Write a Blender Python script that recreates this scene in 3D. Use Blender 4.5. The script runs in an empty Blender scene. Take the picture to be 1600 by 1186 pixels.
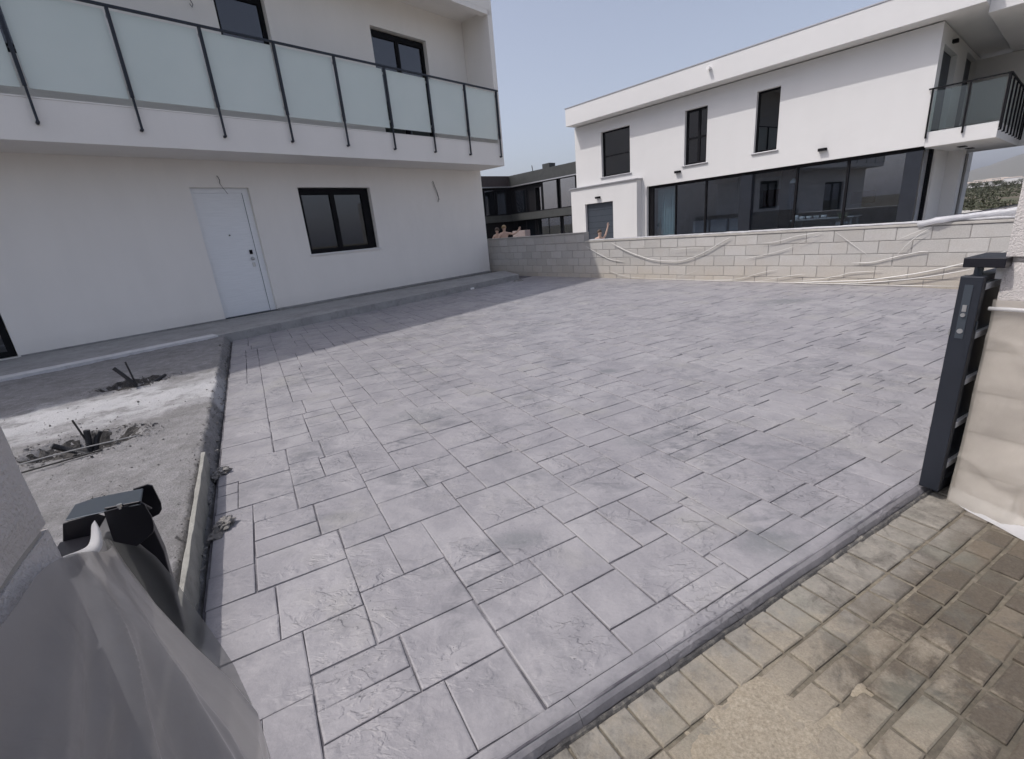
import bpy, bmesh, math, random
from mathutils import Vector, Matrix, noise
R = math.radians
rnd = random.Random(7)
scene = bpy.context.scene
COL = scene.collection

# ------------------------------------------------------------------ camera
PIT, ROL = 0.309928, 0.0919346
cr, sr, cp, sp = math.cos(ROL), math.sin(ROL), math.cos(PIT), math.sin(PIT)
right = Vector((cr, -sr*sp, -sr*cp)); down = Vector((-sr, -cr*sp, -cr*cp)); fwd = Vector((0, cp, -sp))
cam_d = bpy.data.cameras.new('camera'); cam = bpy.data.objects.new('camera', cam_d); COL.objects.link(cam)
m = Matrix((right, -down, -fwd)).transposed().to_4x4(); m.translation = Vector((0, 0, 1.45))
cam.matrix_world = m
cam_d.sensor_width = 36; cam_d.lens = 730.85/1600*36; cam_d.clip_start = 0.02; cam_d.clip_end = 30000
scene.camera = cam

# ------------------------------------------------------------------ light
SUN_DIR = Vector((0.656, 0.10, -1.0)).normalized()
EL = math.asin(-SUN_DIR.z); AZ = math.atan2(-SUN_DIR.x, -SUN_DIR.y)
world = bpy.data.worlds.new('World'); scene.world = world; world.use_nodes = True
wn = world.node_tree.nodes; wl = world.node_tree.links; wn.clear()
sky = wn.new('ShaderNodeTexSky'); sky.sky_type = 'NISHITA'; sky.sun_disc = False
sky.sun_elevation = EL; sky.sun_rotation = AZ; sky.air_density = 1.0; sky.dust_density = 3.6; sky.ozone_density = 1.0; sky.altitude = 50
bg = wn.new('ShaderNodeBackground'); bg.inputs['Strength'].default_value = 0.15
hs = wn.new('ShaderNodeHueSaturation'); hs.inputs['Saturation'].default_value = 0.60
tint = wn.new('ShaderNodeMix'); tint.data_type = 'RGBA'; tint.blend_type = 'MULTIPLY'; tint.inputs[0].default_value = 1
tint.inputs[7].default_value = (1.02, 1.01, 1.06, 1)
wo = wn.new('ShaderNodeOutputWorld')
wl.new(sky.outputs[0], hs.inputs['Color']); wl.new(hs.outputs[0], tint.inputs[6]); wl.new(tint.outputs[2], bg.inputs['Color']); wl.new(bg.outputs[0], wo.inputs[0])
sun_d = bpy.data.lights.new('sun', 'SUN'); sun_d.energy = 2.5; sun_d.angle = R(0.6); sun_d.color = (1.0, 0.955, 0.90)
sun = bpy.data.objects.new('sun', sun_d); COL.objects.link(sun)
sun.rotation_euler = SUN_DIR.to_track_quat('-Z', 'Y').to_euler(); sun.location = (-20, -5, 40)
scene.view_settings.view_transform = 'Standard'; scene.view_settings.look = 'None'
scene.view_settings.exposure = 0.13; scene.view_settings.gamma = 1
scene.render.engine = 'CYCLES'
scene.cycles.max_bounces = 8; scene.cycles.transparent_max_bounces = 16

# ------------------------------------------------------------------ materials
def nodes_of(name):
    mt = bpy.data.materials.new(name); mt.use_nodes = True
    nt = mt.node_tree; p = nt.nodes['Principled BSDF']
    return mt, nt, p
def N_(nt, t, **k):
    n = nt.nodes.new(t)
    for a, b in k.items():
        if a in n.inputs: n.inputs[a].default_value = b
        else: setattr(n, a, b)
    return n
def rgba(c): return (c[0], c[1], c[2], 1)
def ramp(nt, src, stops):
    r = nt.nodes.new('ShaderNodeValToRGB'); e = r.color_ramp.elements
    while len(e) < len(stops): e.new(0.5)
    for i, (q, c) in enumerate(stops):
        e[i].position = q; e[i].color = rgba(c) if len(c) == 3 else c
    nt.links.new(src, r.inputs[0]); return r.outputs[0]
def pos(nt):
    return nt.nodes.new('ShaderNodeNewGeometry').outputs['Position']
def nz(nt, vec, scale, detail=5, rough=0.6, dist=0.0):
    n = N_(nt, 'ShaderNodeTexNoise', Scale=scale, Detail=detail, Roughness=rough, Distortion=dist)
    nt.links.new(vec, n.inputs['Vector']); return n.outputs['Fac']
def stretch(nt, vec, s, rot=0):
    mp = nt.nodes.new('ShaderNodeMapping'); mp.inputs['Scale'].default_value = s; mp.inputs['Rotation'].default_value = (0, 0, rot)
    nt.links.new(vec, mp.inputs[0]); return mp.outputs[0]
def mix(nt, f, a, b, blend='MIX'):
    n = nt.nodes.new('ShaderNodeMix'); n.data_type = 'RGBA'; n.blend_type = blend
    for sock, v in ((n.inputs[0], f), (n.inputs[6], a), (n.inputs[7], b)):
        if isinstance(v, (int, float)): sock.default_value = v
        elif isinstance(v, tuple): sock.default_value = rgba(v)
        else: nt.links.new(v, sock)
    return n.outputs[2]
def math_(nt, op, a, b=0.0, clamp=False):
    n = nt.nodes.new('ShaderNodeMath'); n.operation = op; n.use_clamp = clamp
    for i, v in enumerate((a, b)):
        if isinstance(v, (int, float)): n.inputs[i].default_value = v
        else: nt.links.new(v, n.inputs[i])
    return n.outputs[0]
def bump(nt, p, h, dist=0.01, strength=1.0, prev=None):
    b = nt.nodes.new('ShaderNodeBump'); b.inputs['Distance'].default_value = dist; b.inputs['Strength'].default_value = strength
    nt.links.new(h, b.inputs['Height'])
    if prev is not None: nt.links.new(prev, b.inputs['Normal'])
    nt.links.new(b.outputs[0], p.inputs['Normal']); return b.outputs[0]
def piece_random(nt):
    # one value per brick / slab, whether it is an object or an island of a joined part
    a = nt.nodes.new('ShaderNodeObjectInfo').outputs['Random']
    b = nt.nodes.new('ShaderNodeNewGeometry').outputs['Random Per Island']
    return math_(nt, 'FRACT', math_(nt, 'ADD', a, b))
def simple(name, col, rough=0.6, metal=0.0, var=0.0, bscale=0, bdist=0.0):
    mt, nt, p = nodes_of(name)
    p.inputs['Roughness'].default_value = rough; p.inputs['Metallic'].default_value = metal
    if var:
        f = nz(nt, pos(nt), 3.0, 6); c = ramp(nt, f, [(0.3, tuple(x*(1-var) for x in col)), (0.7, tuple(min(1, x*(1+var)) for x in col))])
        nt.links.new(c, p.inputs['Base Color'])
    else: p.inputs['Base Color'].default_value = rgba(col)
    if bscale: bump(nt, p, nz(nt, pos(nt), bscale, 6), bdist)
    return mt

M = {}
def plaster(name, col, stain=0.06, grain=0.0012):
    mt, nt, p = nodes_of(name); p.inputs['Roughness'].default_value = 0.9
    P = pos(nt)
    f = nz(nt, P, 0.55, 6, 0.62); g = nz(nt, stretch(nt, P, (1, 1, 0.22)), 2.2, 5)
    c = ramp(nt, f, [(0.25, tuple(x*(1-stain) for x in col)), (0.7, col)])
    c = mix(nt, 0.5, c, ramp(nt, g, [(0.3, tuple(x*(1-stain) for x in col)), (0.62, col)]))
    sz = nt.nodes.new('ShaderNodeSeparateXYZ'); nt.links.new(P, sz.inputs[0])
    splash = math_(nt, 'MULTIPLY', math_(nt, 'SUBTRACT', 0.42, sz.outputs[2], True), nz(nt, P, 5, 6))
    c = mix(nt, math_(nt, 'MULTIPLY', splash, 1.1, True), c, tuple(x*0.5 for x in col))
    nt.links.new(c, p.inputs['Base Color'])
    b0_ = bump(nt, p, nz(nt, P, 1.1, 3), 0.03, 0.5); bump(nt, p, nz(nt, P, 140, 4), grain, 1.0, b0_)
    return mt
M['plaster'] = plaster('plaster_white', (0.84, 0.806, 0.762), 0.06)
M['plaster_far'] = plaster('plaster_bright', (0.635, 0.63, 0.63), 0.05)
M['render_rough'] = plaster('rough_render', (0.66, 0.625, 0.61), 0.16, 0.010)

STAINS = [(4.39, 7.25, 0.62, 0.34, 0.7), (0.98, 4.51, 0.16, 0.10, 0.65), (2.79, 3.14, 0.10, 0.06, 0.6), (1.10, 1.76, 0.20, 0.15, 0.6), (0.83, 2.9, 0.22, 0.12, 0.35), (-0.82, 3.75, 0.38, 0.20, 0.45), (-0.05, 1.95, 0.22, 0.10, 0.5), (1.55, 1.86, 0.2, 0.12, 0.4)]
def stamped():
    mt, nt, p = nodes_of('stamped_concrete')
    P = pos(nt); pr = piece_random(nt)
    base = ramp(nt, pr, [(0.0, (0.236, 0.226, 0.240)), (0.5, (0.266, 0.255, 0.268)), (1.0, (0.300, 0.288, 0.300))])
    big = nz(nt, P, 0.7, 6, 0.6); c = mix(nt, ramp(nt, big, [(0.38, (0, 0, 0)), (0.66, (0.8,)*3)]), base, (0.312, 0.302, 0.308))
    soft = nz(nt, P, 3.0, 6, 0.6, 0.5); c = mix(nt, ramp(nt, soft, [(0.40, (0.55,)*3), (0.56, (0,)*3)]), c, (0.180, 0.175, 0.190))
    # patches where dark release powder stayed in the relief
    area = ramp(nt, nz(nt, P, 1.15, 5, 0.65, 0.6), [(0.49, (0,)*3), (0.62, (1,)*3)])
    smudge = ramp(nt, nz(nt, stretch(nt, P, (1, 1.8, 1), 0.7), 5.5, 9, 0.72, 0.6), [(0.44, (0,)*3), (0.60, (0.85,)*3)])
    c = mix(nt, math_(nt, 'MULTIPLY', area, smudge), c, (0.115, 0.118, 0.128))
    # a few darker stains that the drive really has
    for (sx_, sy_, ra, rb, k_) in STAINS:
        s3 = nt.nodes.new('ShaderNodeSeparateXYZ'); nt.links.new(P, s3.inputs[0])
        u_ = math_(nt, 'MULTIPLY', math_(nt, 'SUBTRACT', s3.outputs[0], sx_), 1/ra); v_ = math_(nt, 'MULTIPLY', math_(nt, 'SUBTRACT', s3.outputs[1], sy_), 1/rb)
        rr_ = math_(nt, 'SQRT', math_(nt, 'ADD', math_(nt, 'MULTIPLY', u_, u_), math_(nt, 'MULTIPLY', v_, v_)))
        sm = ramp(nt, math_(nt, 'ADD', math_(nt, 'SUBTRACT', 1.0, rr_), math_(nt, 'SUBTRACT', nz(nt, P, 3.5/ra, 8, 0.7), 0.5)), [(0.1, (0,)*3), (0.75, (k_,)*3)])
        c = mix(nt, sm, c, (0.105, 0.118, 0.120))
    pale = nz(nt, P, 9.0, 8, 0.72, 0.4)
    c = mix(nt, ramp(nt, pale, [(0.56, (0,)*3), (0.74, (0.32,)*3)]), c, (0.42, 0.41, 0.425))
    warm = nz(nt, P, 1.6, 5, 0.6); c = mix(nt, ramp(nt, warm, [(0.55, (0,)*3), (0.7, (0.45,)*3)]), c, (0.320, 0.308, 0.275))
    fine = nz(nt, P, 80, 6, 0.75)
    c = mix(nt, 0.22, c, ramp(nt, fine, [(0.3, (0.19, 0.185, 0.20)), (0.7, (0.37, 0.36, 0.38))]))
    spots = math_(nt, 'MULTIPLY', ramp(nt, nz(nt, P, 34, 3, 0.6), [(0.66, (0,)*3), (0.70, (0.8,)*3)]), ramp(nt, nz(nt, P, 2.3, 4), [(0.52, (0,)*3), (0.62, (1,)*3)]))
    c = mix(nt, spots, c, (0.075, 0.075, 0.082))
    nt.links.new(c, p.inputs['Base Color'])
    rr = ramp(nt, nz(nt, P, 6, 5), [(0.3, (0.46,)*3), (0.7, (0.62,)*3)]); nt.links.new(rr, p.inputs['Roughness'])
    p.inputs['Specular IOR Level'].default_value = 0.5
    # slate relief: smooth flats, here and there a cleft step, then grain
    def cleft(sc, rot, thr):
        v = nz(nt, stretch(nt, P, (1, 1.8, 1), rot), sc, 4, 0.55, 0.5)
        return ramp(nt, v, [(thr, (0,)*3), (thr+0.035, (0.6,)*3), (thr+0.12, (0.7,)*3), (thr+0.15, (1,)*3)])
    mask = ramp(nt, nz(nt, P, 2.1, 4, 0.6), [(0.46, (0.04,)*3), (0.60, (1,)*3)])
    cl = math_(nt, 'ADD', math_(nt, 'MULTIPLY', cleft(4.0, 0.5, 0.47), 0.5), math_(nt, 'MULTIPLY', cleft(8.0, 1.6, 0.50), 0.30))
    h_ = math_(nt, 'ADD', math_(nt, 'MULTIPLY', cl, mask), math_(nt, 'MULTIPLY', nz(nt, P, 6.5, 3, 0.5, 0.3), 0.95))
    h_ = math_(nt, 'ADD', h_, math_(nt, 'MULTIPLY', nz(nt, P, 22, 5, 0.6), 0.22))
    h_ = math_(nt, 'ADD', h_, math_(nt, 'MULTIPLY', nz(nt, P, 95, 4, 0.7), 0.05))
    bump(nt, p, h_, 0.014, 1.0)
    return mt
M['slab'] = stamped()
def jointm():
    mt, nt, p = nodes_of('joint'); P = pos(nt); p.inputs['Roughness'].default_value = 0.95
    c = ramp(nt, nz(nt, P, 2.6, 6, 0.65), [(0.42, (0.070, 0.066, 0.078)), (0.50, (0.12, 0.116, 0.128)), (0.60, (0.22, 0.213, 0.228))])
    nt.links.new(c, p.inputs['Base Color']); bump(nt, p, nz(nt, P, 60, 5, 0.7), 0.004); return mt
M['slab_joint'] = jointm()
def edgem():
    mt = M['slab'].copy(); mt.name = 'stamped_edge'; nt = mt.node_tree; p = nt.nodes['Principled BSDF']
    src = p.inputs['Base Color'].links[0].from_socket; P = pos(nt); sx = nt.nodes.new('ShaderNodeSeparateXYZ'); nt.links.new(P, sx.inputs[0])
    shade_dirt = math_(nt, 'ADD', math_(nt, 'MULTIPLY', sx.outputs[2], -15.0), math_(nt, 'SUBTRACT', nz(nt, P, 9, 7, 0.7), 0.46), True)  # shade of the turned-down edge painted into the colour, mixed with dirt
    nt.links.new(mix(nt, shade_dirt, src, (0.125, 0.121, 0.132)), p.inputs['Base Color']); return mt
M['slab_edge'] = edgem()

def paver():
    mt, nt, p = nodes_of('paver_brick'); P = pos(nt); pr = piece_random(nt)
    c = ramp(nt, pr, [(0.0, (0.052, 0.041, 0.031)), (0.3, (0.105, 0.083, 0.058)), (0.6, (0.072, 0.057, 0.042)), (0.85, (0.140, 0.112, 0.080)), (1.0, (0.17, 0.142, 0.106))])
    sx = nt.nodes.new('ShaderNodeSeparateXYZ'); nt.links.new(P, sx.inputs[0])
    pp = math_(nt, 'ADD', math_(nt, 'MULTIPLY', sx.outputs[0], NX), math_(nt, 'MULTIPLY', sx.outputs[1], NY))
    tt = math_(nt, 'ADD', math_(nt, 'MULTIPLY', sx.outputs[0], CX), math_(nt, 'MULTIPLY', sx.outputs[1], CY))
    # the rows beside the drive are paler: cement slurry dried on them
    wob = math_(nt, 'ADD', pp, math_(nt, 'MULTIPLY', nz(nt, P, 4.5, 7, 0.65), 0.42))
    slurry = ramp(nt, math_(nt, 'ADD', wob, 1.0), [(0.34, (0.88,)*3), (0.50, (0.70,)*3), (0.66, (0.0,)*3)])
    pale = ramp(nt, nz(nt, P, 14, 6, 0.7), [(0.3, (0.185, 0.175, 0.155)), (0.55, (0.315, 0.298, 0.265)), (0.8, (0.40, 0.365, 0.31))])
    c = mix(nt, slurry, c, pale)
    st = nz(nt, P, 8, 9, 0.74, 0.5); c = mix(nt, ramp(nt, st, [(0.50, (0,)*3), (0.64, (0.75,)*3)]), c, (0.070, 0.064, 0.056))
    # drifted sand: thickest round one spot, thinning out irregularly
    dx = math_(nt, 'MULTIPLY', math_(nt, 'SUBTRACT', tt, 1.02), 1.5); dy = math_(nt, 'MULTIPLY', math_(nt, 'ADD', pp, 0.50), 2.3)
    rr = math_(nt, 'SQRT', math_(nt, 'ADD', math_(nt, 'MULTIPLY', dx, dx), math_(nt, 'MULTIPLY', dy, dy)))
    sdn = math_(nt, 'SUBTRACT', nz(nt, P, 4.2, 9, 0.72, 0.4), math_(nt, 'MULTIPLY', rr, 0.215))
    sd = ramp(nt, sdn, [(0.27, (0,)*3), (0.36, (0.55,)*3), (0.50, (0.92,)*3)])
    sandc = ramp(nt, nz(nt, P, 150, 5, 0.8), [(0.3, (0.23, 0.195, 0.145)), (0.7, (0.43, 0.38, 0.30))])
    c = mix(nt, sd, c, sandc)
    fine = nz(nt, P, 110, 5, 0.75); c = mix(nt, 0.22, c, ramp(nt, fine, [(0.3, (0.035, 0.03, 0.025)), (0.72, (0.27, 0.245, 0.205))]))
    gr = nz(nt, P, 3.1, 6); c = mix(nt, ramp(nt, gr, [(0.55, (0,)*3), (0.7, (0.4,)*3)]), c, (0.185, 0.19, 0.155))
    nt.links.new(c, p.inputs['Base Color']); p.inputs['Roughness'].default_value = 0.85
    bump(nt, p, math_(nt, 'ADD', nz(nt, P, 45, 7, 0.7), math_(nt, 'MULTIPLY', nz(nt, P, 11, 4), 1.5)), 0.006)
    return mt
AZC = 1.0873347
CX, CY = math.sin(AZC), math.cos(AZC)                      # along the street
NX, NY = math.sin(AZC+math.pi/2), math.cos(AZC+math.pi/2)  # from the drive towards the street
M['paver'] = paver()
def granular(name, cols, sc=40, bd=0.01, bs=30):
    mt, nt, p = nodes_of(name); P = pos(nt)
    c = ramp(nt, nz(nt, P, sc, 8, 0.75), [(0.28, cols[0]), (0.5, cols[1]), (0.72, cols[2])])
    c = mix(nt, ramp(nt, nz(nt, P, 1.6, 6, 0.65), [(0.4, (0,)*3), (0.65, (0.6,)*3)]), c, cols[0] if len(cols) < 4 else cols[3])
    nt.links.new(c, p.inputs['Base Color']); p.inputs['Roughness'].default_value = 0.95
    bump(nt, p, math_(nt, 'ADD', nz(nt, P, bs, 8, 0.75), math_(nt, 'MULTIPLY', nz(nt, P, 7, 4), 1.2)), bd)
    return mt
M['sand'] = granular('sand', [(0.17, 0.14, 0.10), (0.30, 0.26, 0.20), (0.43, 0.385, 0.31), (0.29, 0.24, 0.165)], 110, 0.0025, 150)
M['joint_sand'] = granular('joint_sand', [(0.07, 0.062, 0.05), (0.19, 0.165, 0.125), (0.33, 0.29, 0.23)], 16, 0.005, 60)
M['edge_mortar'] = granular('edge_mortar', [(0.05, 0.048, 0.05), (0.13, 0.125, 0.12), (0.42, 0.39, 0.33)], 30, 0.012, 40)

def soil():
    mt, nt, p = nodes_of('rough_cement_soil'); P = pos(nt)
    c = ramp(nt, nz(nt, P, 9, 9, 0.72), [(0.3, (0.115, 0.11, 0.112)), (0.5, (0.20, 0.194, 0.20)), (0.7, (0.32, 0.311, 0.32))])
    # spilled white cement
    sx = nt.nodes.new('ShaderNodeSeparateXYZ'); nt.links.new(P, sx.inputs[0])
    pp = math_(nt, 'ADD', math_(nt, 'MULTIPLY', sx.outputs[0], NX), math_(nt, 'MULTIPLY', sx.outputs[1], NY))
    band = ramp(nt, math_(nt, 'MULTIPLY', math_(nt, 'ADD', math_(nt, 'ADD', pp, 8.0), math_(nt, 'MULTIPLY', nz(nt, P, 2.4, 6), 1.6)), 0.25),
                [(0.55, (0,)*3), (0.66, (0.9,)*3), (0.84, (0.75,)*3), (0.93, (0,)*3)])
    c = mix(nt, band, c, (0.60, 0.60, 0.62))
    c = mix(nt, ramp(nt, nz(nt, P, 3.3, 7, 0.7), [(0.50, (0,)*3), (0.62, (0.7,)*3)]), c, (0.11, 0.105, 0.105))
    sp_ = nz(nt, P, 90, 5, 0.8); c = mix(nt, 0.35, c, ramp(nt, sp_, [(0.32, (0.1, 0.095, 0.09)), (0.7, (0.5, 0.49, 0.48))]))
    nt.links.new(c, p.inputs['Base Color']); p.inputs['Roughness'].default_value = 0.95
    bump(nt, p, math_(nt, 'ADD', nz(nt, P, 26, 8, 0.75), nz(nt, P, 80, 5, 0.7)), 0.012)
    return mt
M['soil'] = soil()
def concrete(name, c0, c1, bd=0.004):
    mt, nt, p = nodes_of(name); P = pos(nt)
    c = ramp(nt, nz(nt, P, 1.8, 8, 0.7), [(0.3, c0), (0.7, c1)])
    c = mix(nt, ramp(nt, nz(nt, P, 8, 7, 0.7), [(0.5, (0,)*3), (0.75, (0.6,)*3)]), c, tuple(x*0.55 for x in c0))
    nt.links.new(c, p.inputs['Base Color']); p.inputs['Roughness'].default_value = 0.88
    bump(nt, p, nz(nt, P, 30, 7, 0.7), bd); return mt
M['terrace'] = concrete('grey_concrete', (0.25, 0.245, 0.24), (0.36, 0.355, 0.35))
M['terrace_edge'] = concrete('pale_cement_strip', (0.50, 0.495, 0.50), (0.62, 0.615, 0.62))
M['board'] = concrete('cement_caked_board', (0.20, 0.195, 0.175), (0.36, 0.35, 0.315), 0.008)
def blockmat():
    mt, nt, p = nodes_of('concrete_block'); P = pos(nt); pr = piece_random(nt)
    c = ramp(nt, pr, [(0.0, (0.37, 0.355, 0.335)), (0.5, (0.43, 0.415, 0.395)), (1.0, (0.49, 0.475, 0.455))])
    c = mix(nt, ramp(nt, nz(nt, P, 2.5, 7, 0.7), [(0.48, (0,)*3), (0.75, (0.5,)*3)]), c, (0.385, 0.33, 0.27))
    sx = nt.nodes.new('ShaderNodeSeparateXYZ'); nt.links.new(P, sx.inputs[0])
    low = math_(nt, 'MULTIPLY', math_(nt, 'SUBTRACT', 0.5, sx.outputs[2], True), nz(nt, P, 1.6, 5))
    c = mix(nt, math_(nt, 'MULTIPLY', low, 2.2, True), c, (0.48, 0.40, 0.30))
    c = mix(nt, 0.3, c, ramp(nt, nz(nt, P, 70, 5, 0.7), [(0.3, (0.25, 0.24, 0.23)), (0.7, (0.58, 0.57, 0.55))]))
    nt.links.new(c, p.inputs['Base Color']); p.inputs['Roughness'].default_value = 0.92
    bump(nt, p, nz(nt, P, 75, 6, 0.75), 0.004); return mt
M['block'] = blockmat()
M['pink_render'] = simple('pinkish_render', (0.30, 0.25, 0.245), 0.9, var=0.15)
M['mortar'] = simple('mortar', (0.33, 0.315, 0.295), 0.95, var=0.2, bscale=60, bdist=0.004)
M['anthracite'] = simple('anthracite_metal', (0.022, 0.026, 0.036), 0.42, 0.3, var=0.15)
M['black_frame'] = simple('black_frame', (0.007, 0.007, 0.009), 0.7); M['black_frame'].node_tree.nodes['Principled BSDF'].inputs['Specular IOR Level'].default_value = 0.15
M['strip'] = simple('pale_aluminium', (0.72, 0.72, 0.72), 0.4, 0.15)
M['black_steel'] = simple('black_steel', (0.012, 0.012, 0.018), 0.38, 0.35)
M['grey_steel'] = simple('satin_grey_paint', (0.075, 0.09, 0.11), 0.3, 0.5)
M['silver'] = simple('silver_metal', (0.55, 0.55, 0.55), 0.32, 0.9)
M['zinc'] = simple('zinc_strip', (0.40, 0.40, 0.42), 0.4, 0.8)
M['rod'] = simple('dusty_rod', (0.30, 0.295, 0.29), 0.7)
M['black_pipe'] = simple('black_conduit', (0.014, 0.014, 0.017), 0.5)
M['cable'] = simple('grey_cable', (0.10, 0.095, 0.09), 0.6)
M['cable_dark'] = simple('dark_cable', (0.03, 0.028, 0.026), 0.6)
M['white_plastic'] = simple('white_plastic_cord', (0.62, 0.61, 0.585), 0.35)
M['white_paint'] = simple('white_paint', (0.78, 0.77, 0.76), 0.6, var=0.05)
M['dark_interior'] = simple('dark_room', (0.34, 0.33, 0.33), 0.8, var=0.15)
M['dark_panel'] = simple('dark_cladding', (0.035, 0.037, 0.036), 0.5, var=0.2)
M['brown_panel'] = simple('brown_cladding', (0.035, 0.026, 0.026), 0.6, var=0.2)
M['dark_door'] = simple('slate_blue_door', (0.040, 0.050, 0.066), 0.5, var=0.08)
M['blackout'] = simple('black_film', (0.012, 0.011, 0.016), 0.35, var=0.3, bscale=20, bdist=0.01)
M['skin'] = simple('skin', (0.50, 0.345, 0.275), 0.55, var=0.08)
M['hair'] = simple('brown_hair', (0.05, 0.03, 0.018), 0.6)
M['hair_fair'] = simple('fair_hair', (0.28, 0.19, 0.10), 0.6)
M['shorts'] = simple('dark_shorts', (0.03, 0.04, 0.08), 0.8)
M['red_cloth'] = simple('dark_red_cloth', (0.10, 0.035, 0.035), 0.8)
M['eye'] = simple('eye', (0.02, 0.015, 0.012), 0.3)
M['lip'] = simple('lip', (0.32, 0.12, 0.10), 0.5)
M['rubble'] = granular('rubble', [(0.09, 0.085, 0.08), (0.20, 0.19, 0.18), (0.38, 0.365, 0.355)], 12, 0.006, 30)

def doorleaf():
    mt, nt, p = nodes_of('pale_door_wood'); P = pos(nt)
    c = ramp(nt, nz(nt, stretch(nt, P, (3, 3, 60)), 1.0, 6, 0.6), [(0.35, (0.76, 0.77, 0.78)), (0.65, (0.82, 0.83, 0.84))])
    nt.links.new(c, p.inputs['Base Color']); p.inputs['Roughness'].default_value = 0.5; return mt
M['door'] = doorleaf()
def fresnel(nt, ior):
    # same reflectance from either side of a thin sheet
    fr = nt.nodes.new('ShaderNodeFresnel'); bf = nt.nodes.new('ShaderNodeNewGeometry').outputs['Backfacing']
    v = math_(nt, 'ADD', ior, math_(nt, 'MULTIPLY', bf, 1/ior-ior)); nt.links.new(v, fr.inputs['IOR']); return fr
def glass(name, tintc, through=0.55, rough=0.0, ior=1.5):
    mt = bpy.data.materials.new(name); mt.use_nodes = True; nt = mt.node_tree; nt.nodes.clear()
    out = nt.nodes.new('ShaderNodeOutputMaterial')
    fr = fresnel(nt, ior)
    tr = nt.nodes.new('ShaderNodeBsdfTransparent'); tr.inputs[0].default_value = rgba(tuple(x*through for x in tintc))
    gl = nt.nodes.new('ShaderNodeBsdfGlossy'); gl.inputs['Roughness'].default_value = rough; gl.inputs[0].default_value = (0.95, 0.95, 1, 1)
    ms = nt.nodes.new('ShaderNodeMixShader'); nt.links.new(fr.outputs[0], ms.inputs[0]); nt.links.new(tr.outputs[0], ms.inputs[1]); nt.links.new(gl.outputs[0], ms.inputs[2])
    nt.links.new(ms.outputs[0], out.inputs[0]); return mt
M['glass'] = glass('window_glass', (0.8, 0.9, 0.92), 0.32, 0.004, 1.9)
M['glass_dark'] = glass('tinted_glass', (0.85, 0.92, 0.98), 0.85, 0.004, 2.0)
M['glass_coated'] = glass('coated_glass', (0.5, 0.55, 0.6), 0.4, 0.004, 3.0)
M['glass_clear'] = glass('railing_glass', (0.88, 0.95, 0.93), 0.9, 0.01, 1.5)
def frosted():
    mt = bpy.data.materials.new('frosted_green_glass'); mt.use_nodes = True; nt = mt.node_tree; nt.nodes.clear()
    out = nt.nodes.new('ShaderNodeOutputMaterial'); P = pos(nt)
    col = ramp(nt, nz(nt, P, 0.7, 3), [(0.3, (0.80, 0.86, 0.82)), (0.7, (0.86, 0.91, 0.87))])
    di = nt.nodes.new('ShaderNodeBsdfDiffuse'); nt.links.new(col, di.inputs[0])
    tl = nt.nodes.new('ShaderNodeBsdfTranslucent'); nt.links.new(col, tl.inputs[0])
    gl = nt.nodes.new('ShaderNodeBsdfGlossy'); gl.inputs['Roughness'].default_value = 0.12
    tp = nt.nodes.new('ShaderNodeBsdfTransparent'); tp.inputs[0].default_value = (0.72, 0.86, 0.84, 1)
    m1 = N_(nt, 'ShaderNodeMixShader'); m1.inputs[0].default_value = 0.22; nt.links.new(di.outputs[0], m1.inputs[1]); nt.links.new(tl.outputs[0], m1.inputs[2])
    m3 = N_(nt, 'ShaderNodeMixShader'); m3.inputs[0].default_value = 0.10; nt.links.new(m1.outputs[0], m3.inputs[1]); nt.links.new(tp.outputs[0], m3.inputs[2])
    fr = fresnel(nt, 1.45)
    m2 = nt.nodes.new('ShaderNodeMixShader'); nt.links.new(fr.outputs[0], m2.inputs[0]); nt.links.new(m3.outputs[0], m2.inputs[1]); nt.links.new(gl.outputs[0], m2.inputs[2])
    nt.links.new(m2.outputs[0], out.inputs[0]); return mt
M['frosted'] = frosted()
def film(name, col, clear, gloss=0.25, var=True):
    mt = bpy.data.materials.new(name); mt.use_nodes = True; nt = mt.node_tree; nt.nodes.clear()
    out = nt.nodes.new('ShaderNodeOutputMaterial'); P = pos(nt)
    c = ramp(nt, nz(nt, P, 6, 6, 0.6), [(0.3, tuple(x*0.86 for x in col)), (0.7, col)])
    di = nt.nodes.new('ShaderNodeBsdfDiffuse'); nt.links.new(c, di.inputs[0])
    bf = nt.nodes.new('ShaderNodeBump'); bf.inputs['Distance'].default_value = 0.012; bf.inputs['Strength'].default_value = 0.8
    nt.links.new(nz(nt, stretch(nt, P, (1, 1, 0.45)), 9, 4, 0.5, 1.2), bf.inputs['Height']); nt.links.new(bf.outputs[0], di.inputs['Normal'])
    tl = nt.nodes.new('ShaderNodeBsdfTranslucent'); nt.links.new(c, tl.inputs[0])
    m1 = nt.nodes.new('ShaderNodeMixShader'); m1.inputs[0].default_value = 0.5; nt.links.new(di.outputs[0], m1.inputs[1]); nt.links.new(tl.outputs[0], m1.inputs[2])
    tp = nt.nodes.new('ShaderNodeBsdfTransparent'); tp.inputs[0].default_value = (0.95, 0.95, 0.94, 1)
    m2 = nt.nodes.new('ShaderNodeMixShader'); m2.inputs[0].default_value = clear; nt.links.new(m1.outputs[0], m2.inputs[1]); nt.links.new(tp.outputs[0], m2.inputs[2])
    gl = nt.nodes.new('ShaderNodeBsdfGlossy'); gl.inputs['Roughness'].default_value = gloss; nt.links.new(bf.outputs[0], gl.inputs['Normal'])
    fr = fresnel(nt, 1.35)
    m3 = nt.nodes.new('ShaderNodeMixShader'); nt.links.new(fr.outputs[0], m3.inputs[0]); nt.links.new(m2.outputs[0], m3.inputs[1]); nt.links.new(gl.outputs[0], m3.inputs[2])
    nt.links.new(m3.outputs[0], out.inputs[0]); return mt
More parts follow.
